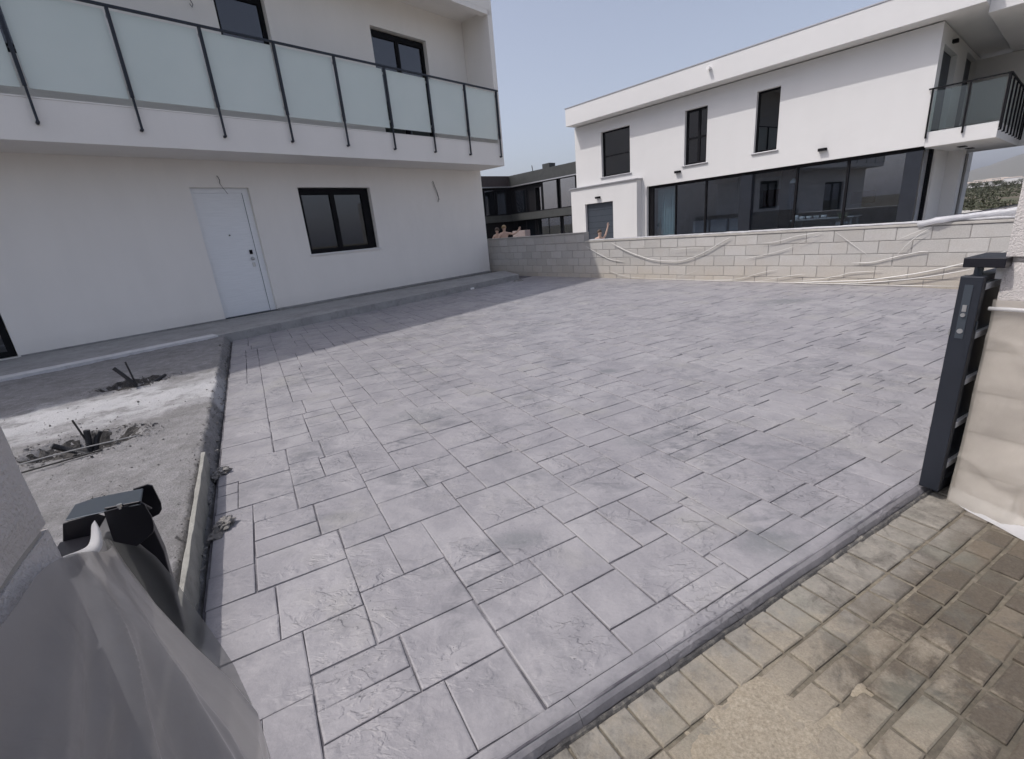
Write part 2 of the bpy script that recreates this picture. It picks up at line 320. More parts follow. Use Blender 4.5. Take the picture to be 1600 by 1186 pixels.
M['film_grey'] = film('translucent_film', (0.47, 0.455, 0.455), 0.22, 0.3)
M['film_thin'] = film('thin_film', (0.27, 0.275, 0.275), 0.45, 0.6)
M['film_cream'] = film('cream_film', (0.78, 0.725, 0.645), 0.50, 0.5)
M['film_white'] = film('white_film', (0.85, 0.85, 0.87), 0.08, 0.3)

# ------------------------------------------------------------------ helpers
class Frame:
    """s along, d out towards the camera side, z up"""
    def __init__(self, o, ax, n): self.o, self.ax, self.n = Vector((o[0], o[1], 0)), Vector((ax[0], ax[1], 0)), Vector((n[0], n[1], 0))
    def P(self, s, d, z): return self.o + self.ax*s + self.n*d + Vector((0, 0, z))
def az(t): return (math.sin(t), math.cos(t))
A_, B_ = 0.7400366, -0.689087
LH = Frame((-0.39965, 16.30546), az(A_), az(A_+math.pi/2))
_nb = az(B_+math.pi/2); RH = Frame((9.5744, 16.03809), az(B_), (-_nb[0], -_nb[1]))
ST = Frame((0, 0), (CX, CY), (NX, NY))                 # s = t along street, d = p towards street
WL = Frame((6.93, 7.03), (-0.60396, 0.79701), (-0.79701, -0.60396))
DK = Frame((1.5096, 49.7596), az(B_), (-_nb[0], -_nb[1]))

class G:
    def __init__(self): self.v = []; self.f = []
    def add(self, vs, fs):
        b = len(self.v); self.v += [Vector(x) for x in vs]; self.f += [tuple(i+b for i in q) for q in fs]; return self
    def box(self, F, s0, s1, d0, d1, z0, z1):
        vs = [F.P(s, d, z) for z in (z0, z1) for s, d in ((s0, d0), (s1, d0), (s1, d1), (s0, d1))]
        return self.add(vs, [(0, 1, 2, 3), (4, 5, 6, 7), (0, 1, 5, 4), (1, 2, 6, 5), (2, 3, 7, 6), (3, 0, 4, 7)])
    def prism(self, pts, off):
        n = len(pts); off = Vector(off); vs = list(pts) + [Vector(p)+off for p in pts]
        return self.add(vs, [tuple(range(n)), tuple(range(2*n-1, n-1, -1))] + [(i, (i+1) % n, (i+1) % n+n, i+n) for i in range(n)])
    def tube(self, pts, r, n=8, cap=True):
        pts = [Vector(p) for p in pts]; rs = r if isinstance(r, (list, tuple)) else [r]*len(pts); b0 = []
        up = Vector((0, 0, 1)); prev = None; vs = []; fs = []
        for i, p in enumerate(pts):
            t = (pts[min(i+1, len(pts)-1)] - pts[max(i-1, 0)]).normalized()
            u = t.cross(up if abs(t.z) < 0.95 else Vector((1, 0, 0))).normalized() if prev is None else (prev - t*prev.dot(t)).normalized()
            prev = u; w = t.cross(u)
            for k in range(n):
                a = 2*math.pi*k/n; vs.append(p + (u*math.cos(a)+w*math.sin(a))*rs[i])
        for i in range(len(pts)-1):
            for k in range(n): fs.append((i*n+k, i*n+(k+1) % n, (i+1)*n+(k+1) % n, (i+1)*n+k))
        if cap: fs += [tuple(range(n)), tuple((len(pts)-1)*n+k for k in range(n-1, -1, -1))]
        return self.add(vs, fs)
    def ball(self, c, r, n=10, m=7, sc=(1, 1, 1)):
        vs = []; fs = []; c = Vector(c)
        for j in range(m+1):
            th = math.pi*j/m
            for k in range(n):
                a = 2*math.pi*k/n; vs.append(c+Vector((math.sin(th)*math.cos(a)*r*sc[0], math.sin(th)*math.sin(a)*r*sc[1], math.cos(th)*r*sc[2])))
        for j in range(m):
            for k in range(n): fs.append((j*n+k, j*n+(k+1) % n, (j+1)*n+(k+1) % n, (j+1)*n+k))
        return self.add(vs, fs)
    def wall(self, F, s0, s1, z0, z1, d0, d1, holes):
        S = sorted(set([s0, s1]+[h[0] for h in holes]+[h[1] for h in holes])); Z = sorted(set([z0, z1]+[h[2] for h in holes]+[h[3] for h in holes]))
        S = [s for s in S if s0 <= s <= s1]; Z = [z for z in Z if z0 <= z <= z1]
        def solid(i, j):
            if i < 0 or j < 0 or i >= len(S)-1 or j >= len(Z)-1: return False
            a, b = (S[i]+S[i+1])/2, (Z[j]+Z[j+1])/2
            return not any(h[0] < a < h[1] and h[2] < b < h[3] for h in holes)
        for i in range(len(S)-1):
            for j in range(len(Z)-1):
                if not solid(i, j): continue
                a, b, c, e = S[i], S[i+1], Z[j], Z[j+1]
                for d in (d0, d1): self.add([F.P(a, d, c), F.P(b, d, c), F.P(b, d, e), F.P(a, d, e)], [(0, 1, 2, 3)])
                for di, dj, q in ((-1, 0, ((a, c), (a, e))), (1, 0, ((b, c), (b, e))), (0, -1, ((a, c), (b, c))), (0, 1, ((a, e), (b, e)))):
                    if not solid(i+di, j+dj):
                        (p1, p2) = q; self.add([F.P(p1[0], d0, p1[1]), F.P(p2[0], d0, p2[1]), F.P(p2[0], d1, p2[1]), F.P(p1[0], d1, p1[1])], [(0, 1, 2, 3)])
        return self
    def build(self, name, mat, parent=None, smooth=False, bevel=0, kind=None, weld=True, recalc=True):
        o0 = wloc(parent) if parent else Vector((0, 0, 0))
        me = bpy.data.meshes.new(name); me.from_pydata([tuple(v-o0) for v in self.v], [], self.f)
        if weld or recalc:
            bm = bmesh.new(); bm.from_mesh(me)
            if weld: bmesh.ops.remove_doubles(bm, verts=bm.verts, dist=0.0002)
            if recalc: bmesh.ops.recalc_face_normals(bm, faces=bm.faces)
            bm.to_mesh(me); bm.free()
        me.materials.append(mat)
        if smooth: me.shade_smooth()
        o = bpy.data.objects.new(name, me); COL.objects.link(o)
        if parent: o.parent = parent
        if bevel:
            b = o.modifiers.new('bevel', 'BEVEL'); b.width = bevel; b.segments = 2; b.limit_method = 'ANGLE'
        if kind: o['kind'] = kind
        return o
def wloc(o):
    v = Vector((0, 0, 0))
    while o: v = v + Vector(o.location); o = o.parent
    return v
def thing(name, label, cat, loc=(0, 0, 0), group=None):
    o = bpy.data.objects.new(name, None); COL.objects.link(o); o.location = loc; o.empty_display_size = 0.2
    o['label'] = label; o['category'] = cat
    if group: o['group'] = group
    return o
def tag(o, label, cat, group=None):
    o['label'] = label; o['category'] = cat
    if group: o['group'] = group
    return o
def struct(g, name, mat, **k): return g.build(name, mat, kind='structure', **k)
def window(parent, F, s0, s1, z0, z1, d, fw=0.06, splits=(), glassm='glass', depth=0.07, head=0, name='window', barm='black_frame'):
    """frame as the part, each pane a sub-part"""
    g = G(); g.box(F, s0, s0+fw, d-depth, d, z0, z1); g.box(F, s1-fw, s1, d-depth, d, z0, z1)
    g.box(F, s0+fw, s1-fw, d-depth, d, z0, z0+fw); g.box(F, s0+fw, s1-fw, d-depth, d, z1-fw-head, z1)
    for q in splits: g.box(F, q-fw*0.6, q+fw*0.6, d-depth, d-0.002, z0+fw, z1-fw-head)
    fr = g.build(name, M[barm], parent, weld=False)
    ed = [s0+fw]+[x for q in splits for x in (q-fw*0.6, q+fw*0.6)]+[s1-fw]
    for i in range(0, len(ed), 2):
        G().box(F, ed[i], ed[i+1], d-depth*0.5-0.006, d-depth*0.5, z0+fw, z1-fw-head).build('pane', M[glassm], fr)
    return fr

# ================================================================== STRUCTURE: ground
g = G(); K = 1
ring = [(-60, -60), (-60, 60), (60, 60), (60, -60)]
for i in range(12):   # ground sheet growing to the horizon
    pass
rr_ = [30, 60, 120, 300, 800, 2000, 6000, 15000]; seg = 48
vs = [Vector((5, 15, -0.09))]; fs = []
for j, q in enumerate(rr_):
    for k in range(seg):
        a = 2*math.pi*k/seg; vs.append(Vector((5+q*math.sin(a), 15+q*math.cos(a), -0.09)))
for k in range(seg): fs.append((0, 1+k, 1+(k+1) % seg))
for j in range(len(rr_)-1):
    for k in range(seg): fs.append((1+j*seg+k, 1+j*seg+(k+1) % seg, 1+(j+1)*seg+(k+1) % seg, 1+(j+1)*seg+k))
g.add(vs, fs)
def fields():
    mt, nt, p = nodes_of('dry_fields'); P = pos(nt)
    c = ramp(nt, nz(nt, stretch(nt, P, (1, 1, 1)), 0.035, 9, 0.7), [(0.35, (0.055, 0.055, 0.035)), (0.48, (0.11, 0.085, 0.06)), (0.58, (0.06, 0.065, 0.032)), (0.72, (0.17, 0.12, 0.09))])
    c = mix(nt, ramp(nt, nz(nt, P, 0.5, 8, 0.75), [(0.45, (0,)*3), (0.65, (0.7,)*3)]), c, (0.06, 0.065, 0.035))
    nt.links.new(c, p.inputs['Base Color']); p.inputs['Roughness'].default_value = 1; return mt
M['fields'] = fields()
struct(g, 'ground', M['fields'], weld=False)

# ---- driveway of stamped concrete -------------------------------------------------
U = 0.04
TR = [(-12, -59, -7, -53), (-12, -53, -5, -48), (-12, -49, -5, -44), (-5, -53, 3, -44), (-3, -44, 3, -38), (-12, -45, -3, -36), (-7, -37, -3, -29), (-3, -38, 5, -34), (-2, -35, 5, -31), (-3, -31, 7, -25), (5, -38, 12, -30), (7, -30, 13, -25), (3, -46, 12, -38), (13, -33, 22, -25), (13, -37, 20, -32), (13, -40, 21, -36), (22, -32, 28, -27), (22, -27, 30, -24), (30, -27, 37, -24), (38, -29, 44, -24), (45, -28, 51, -24), (52, -27, 60, -24), (53, -31, 60, -27), (60, -30, 67, -24), (38, -32, 43, -29), (28, -34, 37, -27), (21, -40, 28, -32), (13, -43, 18, -41), (13, -54, 18, -43), (8, -55, 13, -46), (3, -55, 8, -46), (19, -48, 28, -40), (28, -48, 34, -43), (29, -42, 33, -34), (33, -43, 37, -34), (19, -57, 26, -49), (27, -56, 34, -48), (34, -50, 43, -42), (25, -65, 34, -56), (25, -73, 33, -65), (9, -63, 19, -54), (9, -71, 17, -63), (17, -70, 24, -62), (19, -62, 24, -57), (9, -74, 15, -71), (9, -85, 14, -74), (15, -79, 24, -71), (4, -85, 9, -77), (-1, -86, 4, -77), (-1, -77, 9, -69), (1, -69, 9, -60), (-7, -70, 1, -64), (-7, -65, 1, -61), (-7, -61, 3, -53), (3, -60, 8, -55), (-7, -75, -1, -69), (-9, -82, -1, -75), (-12, -81, -9, -76), (-12, -85, -9, -80), (-12, -76, -7, -59), (-12, -94, -1, -83), (-12, -103, -3, -93), (-3, -100, 4, -92), (-1, -92, 4, -86), (5, -94, 15, -85)]
T0, T1, PN, PF = -12, 232, -24, -366       # cell ranges in t and p
W_, H_ = T1-T0, PN-PF
occ = [bytearray(W_) for _ in range(H_)]
def cell(t, p): return occ[p-PF][t-T0]
rects = []
def free(t0, p0, t1, p1):
    if t0 < T0 or t1 > T1 or p0 < PF or p1 > PN: return False
    return all(not any(occ[p-PF][t0-T0:t1-T0]) for p in range(p0, p1))
def fill(t0, p0, t1, p1):
    for p in range(p0, p1): occ[p-PF][t0-T0:t1-T0] = b'\x01'*(t1-t0)
# region outside the drive (terrace line, block wall line) is marked as taken
TA, TB = Vector((-4.939, 8.167, 0)), Vector((0.399, 14.17, 0))
def inside(t, p, pad=0.0):
    q = ST.P(t*U, p*U, 0); e = TB-TA
    if (e.x*(q.y-TA.y)-e.y*(q.x-TA.x))/e.length > pad+0.05: return False
    return (q-WL.o).dot(WL.n) > -0.03-pad
for p in range(PF, PN):
    for t in range(T0, T1):
        if not (inside(t, p, .05) or inside(t+1, p+1, .05) or inside(t+1, p, .05) or inside(t, p+1, .05)): occ[p-PF][t-T0] = 2
for r in TR:
    t0, p0, t1, p1 = r
    # trim overlaps one line at a time
    while t1 > t0 and p1 > p0 and not free(t0, p0, t1, p1):
        cand = []
        for q in ((t0+1, p0, t1, p1), (t0, p0+1, t1, p1), (t0, p0, t1-1, p1), (t0, p0, t1, p1-1)):
            c_ = sum(1 for p in range(q[1], q[3]) for t in range(q[0], q[2]) if T0 <= t < T1 and PF <= p < PN and occ[p-PF][t-T0])
            cand.append((c_, -(q[2]-q[0])*(q[3]-q[1]), q))
        t0, p0, t1, p1 = min(cand)[2]
    if t1-t0 >= 2 and p1-p0 >= 2: fill(t0, p0, t1, p1); rects.append([t0, p0, t1, p1])
for i, r in enumerate(rects):      # close one- and two-cell gaps
    for _ in range(2):
        if free(r[2], r[1], r[2]+1, r[3]) and not free(r[2], r[1], r[2]+4, r[3]): fill(r[2], r[1], r[2]+1, r[3]); r[2] += 1
        if free(r[0]-1, r[1], r[0], r[3]) and not free(r[0]-4, r[1], r[0], r[3]): fill(r[0]-1, r[1], r[0], r[3]); r[0] -= 1
        if free(r[0], r[3], r[2], r[3]+1) and not free(r[0], r[3], r[2], r[3]+4): fill(r[0], r[3], r[2], r[3]+1); r[3] += 1
        if free(r[0], r[1]-1, r[2], r[1]) and not free(r[0], r[1]-4, r[2], r[1]): fill(r[0], r[1]-1, r[2], r[1]); r[1] -= 1
sizes = [(9, 8), (11, 7), (8, 5), (12, 9), (6, 6), (7, 9), (5, 5), (10, 4), (9, 6), (14, 9), (8, 8), (12, 5), (6, 4), (5, 7), (10, 10), (9, 3)]
for p1 in range(PN, PF, -1):
    t = T0
    while t < T1:
        if occ[p1-1-PF][t-T0]: t += 1; continue
        w, h = rnd.choice(sizes); w = min(w, T1-t)
        k = 0
        while k < w and not occ[p1-1-PF][t+k-T0]: k += 1
        nxt = k
        while t+nxt < T1 and not occ[p1-1-PF][t+nxt-T0] and nxt < k+4: nxt += 1
        if nxt < k+4: k = nxt              # swallow a sliver
        w = k; hh = 1
        while hh < h and p1-hh-1 >= PF and not any(occ[p1-hh-1-PF][t-T0:t+w-T0]): hh += 1
        ex = hh
        while p1-ex-1 >= PF and not any(occ[p1-ex-1-PF][t-T0:t+w-T0]) and ex < hh+3: ex += 1
        if ex < hh+3: hh = ex
        fill(t, p1-hh, t+w, p1); rects.append([t, p1-hh, t+w, p1]); t += w
# thin leftovers are merged visually by making them part of the joint bed only if tiny
rects = [r for r in rects if r[2]-r[0] >= 1 and r[3]-r[1] >= 1]
drive = struct(G().add([ST.P(*q, -0.0075) for q in ((-0.49, -0.905), (9.3, -0.905), (9.3, -14.7), (-0.49, -14.7))], [(0, 1, 2, 3)]), 'driveway', M['slab_joint'])
def clip(poly):
    out = poly
    for (o, n) in ((TA, Vector(((TB-TA).y, -(TB-TA).x, 0)).normalized()), (WL.o, WL.n)):
        res = []; L = len(out)
        for i in range(L):
            a, b = out[i], out[(i+1) % L]; da, db = (a-o).dot(n)+0.04, (b-o).dot(n)+0.04
            if da >= 0: res.append(a)
            if da*db < 0: res.append(a+(b-a)*(da/(da-db)))
        out = res
        if len(out) < 3: return []
    return out
def slab_geo(g, r, jw):
    x0, y0, x1, y1 = r[0]*U, r[1]*U, r[2]*U, r[3]*U
    j = lambda: rnd.uniform(-0.0035, 0.0035)
    cs = [(x0+jw+j(), y0+jw+j()), (x1-jw+j(), y0+jw+j()), (x1-jw+j(), y1-jw+j()), (x0+jw+j(), y1-jw+j())]
    outer = [ST.P(a, b, 0) for a, b in cs]; big = (abs((x0+x1)/2) + abs((y0+y1)/2)) > 6
    if big: outer = clip(outer)
    n = len(outer)
    if n < 3: return
    cen = sum(outer, Vector())/n; tz = [rnd.uniform(-0.002, 0.002) for _ in range(n)]
    inner = [p+(cen-p).normalized()*0.009 for p in outer]
    vs = [p+Vector((0, 0, -0.0095)) for p in outer]+[p+Vector((0, 0, -0.002+tz[i])) for i, p in enumerate([p+(cen-p).normalized()*0.002 for p in outer])]+[p+Vector((0, 0, tz[i])) for i, p in enumerate(inner)]
    fs = [tuple(2*n+i for i in range(n))]
    for i in range(n):
        k = (i+1) % n; fs += [(i, k, n+k, n+i), (n+i, n+k, 2*n+k, 2*n+i)]
    g.add(vs, fs)
camxy = Vector((0, 0, 0))
def shown(r):
    q = ST.P((r[0]+r[2])/2*U, (r[1]+r[3])/2*U, 0); D = (q-Vector((0, 0, 1.45))).length
    c_ = q-Vector((0, 0, 1.45)); f_ = c_.dot(fwd)
    if f_ < 0.2: return 0
    x = c_.dot(right)/f_*730.85; y = c_.dot(down)/f_*730.85
    if abs(x) > 900 or abs(y) > 700: return 0
    return (r[2]-r[0])*(r[3]-r[1])*1.45/D**3
rects.sort(key=lambda r: -shown(r))
for r in rects[:295]:
    g = G(); slab_geo(g, r, 0.0022); 
    if g.v: g.build('slab', M['slab'], drive, weld=False, recalc=False)
g = G()
for r in rects[295:]: slab_geo(g, r, 0.0024)
g.build('far_slabs', M['slab'], drive, weld=False, recalc=False, kind='stuff')
# rounded front edge, cast in lengths
prof = [(-0.9575, 0.0), (-0.935, -0.002), (-0.917, -0.0055), (-0.902, -0.012), (-0.890, -0.022), (-0.879, -0.044), (-0.880, -0.085), (-0.958, -0.085)]
cuts = [-0.49, 0.235, 0.60, 0.98, 1.62, 2.40, 3.2, 4.6, 6.2, 8.0, 9.2]
for a, b in zip(cuts[:-1], cuts[1:]):
    n = max(2, int((b-a)/0.06)); vs = []; fs = []
    for i in range(n+1):
        t = a+0.0008+(b-a-0.0016)*i/n; e = 1 if 0 < i < n else 0.4
        wob = 0.004*noise.noise(Vector((t*6, 0, 0)))
        for (p, z) in prof: vs.append(ST.P(t, p+(wob if p > -0.95 else 0), z-(0 if 0 < i < n else 0.001)))
    L = len(prof)
    for i in range(n):
        for k in range(L): fs.append((i*L+k, i*L+(k+1) % L, (i+1)*L+(k+1) % L, (i+1)*L+k))
    fs += [tuple(range(L)), tuple(n*L+k for k in range(L-1, -1, -1))]
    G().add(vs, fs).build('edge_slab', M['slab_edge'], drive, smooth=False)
# crumbly mortar line between drive and pavers
g = G(); n = 300
vs = []; fs = []
for i in range(n+1):
    t = -0.4+3.4*i/n; a = noise.noise(Vector((t*14, 1, 0)))*0.008; b = noise.noise(Vector((t*18, 5, 0)))*0.006
    vs += [ST.P(t, -0.885, -0.060), ST.P(t, -0.874+a*0.3, -0.040+b), ST.P(t, -0.866+a, -0.045+b), ST.P(t, -0.858+a, -0.058)]
for i in range(n):
    for k in range(3): fs.append((i*4+k, i*4+k+1, i*4+5+k, i*4+4+k))
G().add(vs, fs).build('mortar_line', M['edge_mortar'], drive, smooth=False)

# ---- pavement of small concrete pavers ---------------------------------------------
pave = struct(G().add([ST.P(*q, -0.0595) for q in ((-3.5, -0.885), (9, -0.885), (9, 3.0), (-3.5, 3.0))], [(0, 1, 2, 3)]), 'pavement', M['joint_sand'])
def paver_mesh(L, Wd):
    g = G(); ga = 0.0032 if Wd > 0.12 else 0.0058; hx, hy = L/2-ga, Wd/2-ga; c = 0.005; vs = []; jit = [(rnd.uniform(0, .0035), rnd.uniform(0, .0035)) for _ in range(4)]
    for (ix, z) in ((0, -0.012), (0, -0.004), (c, 0.0)):
        for ci, (sx, sy) in enumerate(((-1, -1), (1, -1), (1, 1), (-1, 1))): vs.append(Vector((sx*(hx-ix-jit[ci][0]), sy*(hy-ix-jit[ci][1]), z)))
    fs = [(8, 9, 10, 11)]
    for k in range(4):
        q = (k+1) % 4; fs += [(k, q, 4+q, 4+k), (4+k, 4+q, 8+q, 8+k)]
    me = bpy.data.meshes.new('paver'); me.from_pydata([tuple(v) for v in vs], [], fs); me.materials.append(M['paver']); return me
pav = []
t = -0.30
while t < 3.0: pav.append((t+0.059, -0.785, 0.118, 0.162)); t += 0.118
rowp = -0.703; ri = 0
while rowp < 1.3:
    wd = 0.102; t = -0.3-rnd.uniform(0, 0.15)
    while t < 2.9:
        L = rnd.choice((0.165, 0.20, 0.165, 0.20, 0.135)) if ri > 0 else rnd.choice((0.2, 0.165)); 
        pav.append((t+L/2, rowp+wd/2, L, wd)); t += L
    rowp += wd; ri += 1
def vis(q):
    P_ = ST.P(q[0], q[1], -0.05)-Vector((0, 0, 1.45)); f_ = P_.dot(fwd)
    if f_ < 0.1: return -1
    x = P_.dot(right)/f_*730.85; y = P_.dot(down)/f_*730.85
    return q[2]*q[3]*1.5/P_.length**3 if abs(x) < 830 and abs(y) < 620 else -1
pav.sort(key=lambda q: -vis(q))
cache = {}; rotz = math.atan2(CY, CX); rest = G()
for i, q in enumerate(pav):
    dz = rnd.uniform(-0.005, 0.003)
    if i < 298 and vis(q) > 0:
        k = (q[2], q[3], rnd.randrange(5))
        if k not in cache: cache[k] = paver_mesh(q[2], q[3])
        o = bpy.data.objects.new('paver', cache[k]); COL.objects.link(o); o.parent = pave
        o.location = ST.P(q[0], q[1], -0.05+dz); o.rotation_euler = (rnd.uniform(-0.012, 0.012), rnd.uniform(-0.012, 0.012), rotz+rnd.uniform(-0.02, 0.02))
    else:
        a, b = q[2]/2-0.005, q[3]/2-0.005
        rest.box(ST, q[0]-a, q[0]+a, q[1]-b, q[1]+b, -0.0625, -0.05+dz)
rest.build('hidden_pavers', M['paver'], pave, kind='stuff', weld=False)
# swept sand lying over the pavers
M['sand_thin'] = M['sand']
g = G(); n1, n2 = 150, 110; sv = {}
for i in range(n1+1):
    for k in range(n2+1):
        t = 0.50+0.95*i/n1; p = -0.82+0.80*k/n2; v = Vector((t*5, p*5, 0))
        e = 0.75-((t-1.02)/0.34)**2-((p+0.50)/0.22)**2+1.0*noise.fractal(v, 1, 2, 7)
        sv[i, k] = (ST.P(t, p, -0.0535+(0.0045*min(1.2, e) if e > 0 else 0.03*e)+0.0022*noise.fractal(v*5, 1, 2, 5)), e)
idx = {}
for i in range(n1):
    for k in range(n2):
        q = [(i, k), (i+1, k), (i+1, k+1), (i, k+1)]
        if max(sv[x][1] for x in q) < -0.25: continue
        f_ = []
        for x in q:
            if x not in idx: idx[x] = len(g.v); g.v.append(sv[x][0])
            f_.append(idx[x])
        g.f.append(tuple(f_))
o = g.build('swept_sand', M['sand'], None, smooth=True, kind='stuff', weld=False)
tag(o, 'pale sand swept over the small pavers in front of the drive', 'sand')

# ---- rough cement ground to the left -------------------------------------------------
holes = [(-1.42, -6.72, 0.33, 0.20), (-1.42, -4.66, 0.36, 0.24)]
def soil_z(t, p):
    v = Vector((t, p, 0)); z = 0.118+0.016*noise.fractal(v*2.1, 1, 2, 5)+0.006*noise.fractal(v*11, 1, 2, 4)
    for (ht, hp, a, b) in holes:
        q = math.hypot((t-ht)/a, (p-hp)/b)*(1+0.18*noise.noise(v*5))
        if q < 1.5: z += 0.02*math.exp(-((q-1.12)/0.22)**2)
        if q < 1.1: z -= 0.075*min(1, (1.1-q)/0.35)+0.02*noise.noise(v*22)
    edge = -0.545-t+0.018*noise.fractal(v*6, 1, 2, 4)
    if edge < 0.03: z -= (0.03-edge)*2.2
    return z
g = G(); nt_, np_ = 150, 270; ts = [-0.500-(i/nt_)**1.5*6.5 for i in range(nt_+1)]; ps = [-0.2-0.045*k for k in range(np_+1)]
for t in ts:
    for p in ps: g.v.append(ST.P(t, p, max(-0.07, soil_z(t, p))))
for i in range(nt_):
    for k in range(np_):
        q = ST.P(ts[i], ps[k], 0); e = TB-TA
        if (e.x*(q.y-TA.y)-e.y*(q.x-TA.x))/e.length > 0.5: continue
        g.f.append((i*(np_+1)+k, (i+1)*(np_+1)+k, (i+1)*(np_+1)+k+1, i*(np_+1)+k+1))
struct(g, 'cement_ground', M['soil'], smooth=True, weld=False)
# dug, darker soil in the two cable pits
lab_ = ['dark round cable pit of loose soil nearer the house terrace', 'rough dark cable pit with rubble nearer the left pillar']
M['dark_soil'] = granular('dark_soil', [(0.022, 0.02, 0.019), (0.055, 0.051, 0.048), (0.17, 0.163, 0.158)], 26, 0.012, 40)
for hi, (ht, hp, a, b) in enumerate(holes):
    g = G(); n1, n2 = 18, 64
    for i in range(n1+1):
        for k in range(n2):
            an = 2*math.pi*k/n2; rr = i/n1*(1.16+0.26*noise.noise(Vector((math.cos(an)*1.5, math.sin(an)*1.5, hi*7)))); t, p = ht+math.cos(an)*a*rr, hp+math.sin(an)*b*rr
            v = Vector((t*18, p*18, 3)); z = soil_z(t, p)+0.010+(0.030 if hi else 0.012)*noise.fractal(v, 1, 2, 5)-0.035*max(0, (i/n1-0.80)/0.20)
            g.v.append(ST.P(t, p, z))
    for i in range(n1):
        for k in range(n2): q = (k+1) % n2; g.f.append((i*n2+k, i*n2+q, (i+1)*n2+q, (i+1)*n2+k))
    o = g.build('cable_pit', M['dark_soil'], None, smooth=False, kind='stuff'); tag(o, lab_[hi], 'pit')
# crumbs and stones
g = G()
for _ in range(2400):
    if rnd.random() < 0.45:
        ht, hp, a, b = holes[rnd.choice((0, 1, 1))]; an = rnd.uniform(0, 6.28); rr = rnd.uniform(0.75, 1.5)*rnd.uniform(.8, 1.1); t, p = ht+math.cos(an)*a*rr, hp+math.sin(an)*b*rr
    elif rnd.random() < 0.5: t, p = -0.5-abs(rnd.gauss(0, 0.05)), rnd.uniform(-9, -1.6)
    else: t, p = rnd.uniform(-3.2, -0.55), rnd.uniform(-6.2, -1.2)
    s = rnd.uniform(0.003, 0.010)*(2.0 if rnd.random() < 0.12 else 1); c_ = ST.P(t, p, max(0.0, soil_z(t, p))+s*0.3)
    vs = [c_+Vector((rnd.uniform(-1, 1), rnd.uniform(-1, 1), rnd.uniform(-0.7, 0.9))).normalized()*s*rnd.uniform(.7, 1.2) for _ in range(6)]
    g.add(vs, [(0, 1, 2), (0, 2, 3), (0, 3, 4), (0, 4, 1), (5, 2, 1), (5, 3, 2), (5, 4, 3), (5, 1, 4)])
o = g.build('loose_stones', M['rubble'], None, kind='stuff', weld=False)
tag(o, 'small loose cement crumbs on the rough grey ground', 'rubble')
for (t, p, s, lb_) in ((-0.455, -3.62, 0.042, 'larger crumbled mortar lump on the drive at the far end of the formwork board'), (-0.425, -2.83, 0.050, 'largest crumbled mortar lump, beside the middle of the formwork board'), (-0.495, -3.58, 0.034, 'small mortar lump touching the far end of the formwork board'), (-0.47, -2.74, 0.030, 'small mortar lump touching the formwork board at its middle')):
    g = G(); g.ball(ST.P(t, p, 0.008), s*0.95, 22, 14, (1, 1.3, 0.7))
    for v in g.v:
        q = noise.fractal(v*55, 1, 2, 6)*0.8; v += (v-ST.P(t, p, 0.012))*q
    o = g.build('mortar_lump', M['rubble'], None, smooth=False)
    tag(o, lb_, 'rubble', 'mortar lumps beside the board')

# ---- terrace along the house ----------------------------------------------------------
E1, E2 = Vector((-12.6, -0.44, 0)), Vector((0.42, 14.15, 0))      # front edge
def ter(z0, z1, a, b, c, d): 
    g = G(); g.prism([Vector((q.x, q.y, z0)) for q in (a, b, c, d)], (0, 0, z1-z0)); return g
dirE = (TB-TA).normalized(); nE = Vector((dirE.y, -dirE.x, 0))
fA = TA-dirE*9.0; fB = TB+dirE*0.15
back = [LH.P(-14.5, 0.002, 0), LH.P(0.15, 0.002, 0)]
terr = struct(ter(-0.05, 0.147, fA-nE*0.001, fB, Vector((0.05, 16.2, 0)), back[0]), 'terrace', M['terrace'])
# pale cement screed strip on the outer edge of its left half
g = G(); n = 60; vs = []; 
a0, b0 = fA+dirE*0.2, TA-dirE*0.1
for i in range(n+1):
    q = a0+(b0-a0)*i/n; w = 0.26+0.02*noise.noise(q*2)
    for (dd, z) in ((0.004, -0.02), (0.004, 0.154), (-w, 0.155), (-w-0.03, 0.146)): vs.append(q+nE*dd+Vector((0, 0, z+0.003*noise.noise(q*3))))
g.add(vs, [(i*4+k, i*4+k+1, i*4+5+k, i*4+4+k) for i in range(n) for k in range(3)])
g.build('screed_strip', M['terrace_edge'], terr, weld=False)
# narrow step against the wall, right of the door
g = G(); g.box(LH, -7.20, -0.02, 0.0, 0.085, 0.14, 0.185); g.box(LH, -11.5, -8.34, 0.0, 0.05, 0.14, 0.165)
g.build('wall_upstand', M['terrace'], terr, weld=False)

# ---- neighbour's patio, distant ground -------------------------------------------------
nw = [WL.P(-4, -0.2, 0), WL.P(12.4, -0.2, 0), RH.P(30, 0, 0), RH.P(30, -22, 0), RH.P(-2, -22, 0), RH.P(-8, -9, 0)]
def patio_m():
    return concrete('patio_stone', (0.36, 0.34, 0.31), (0.46, 0.44, 0.41))
M['patio'] = patio_m()
struct(G().prism([Vector((q.x, q.y, -0.05)) for q in nw], (0, 0, 0.20)), 'neighbour_patio', M['patio'])

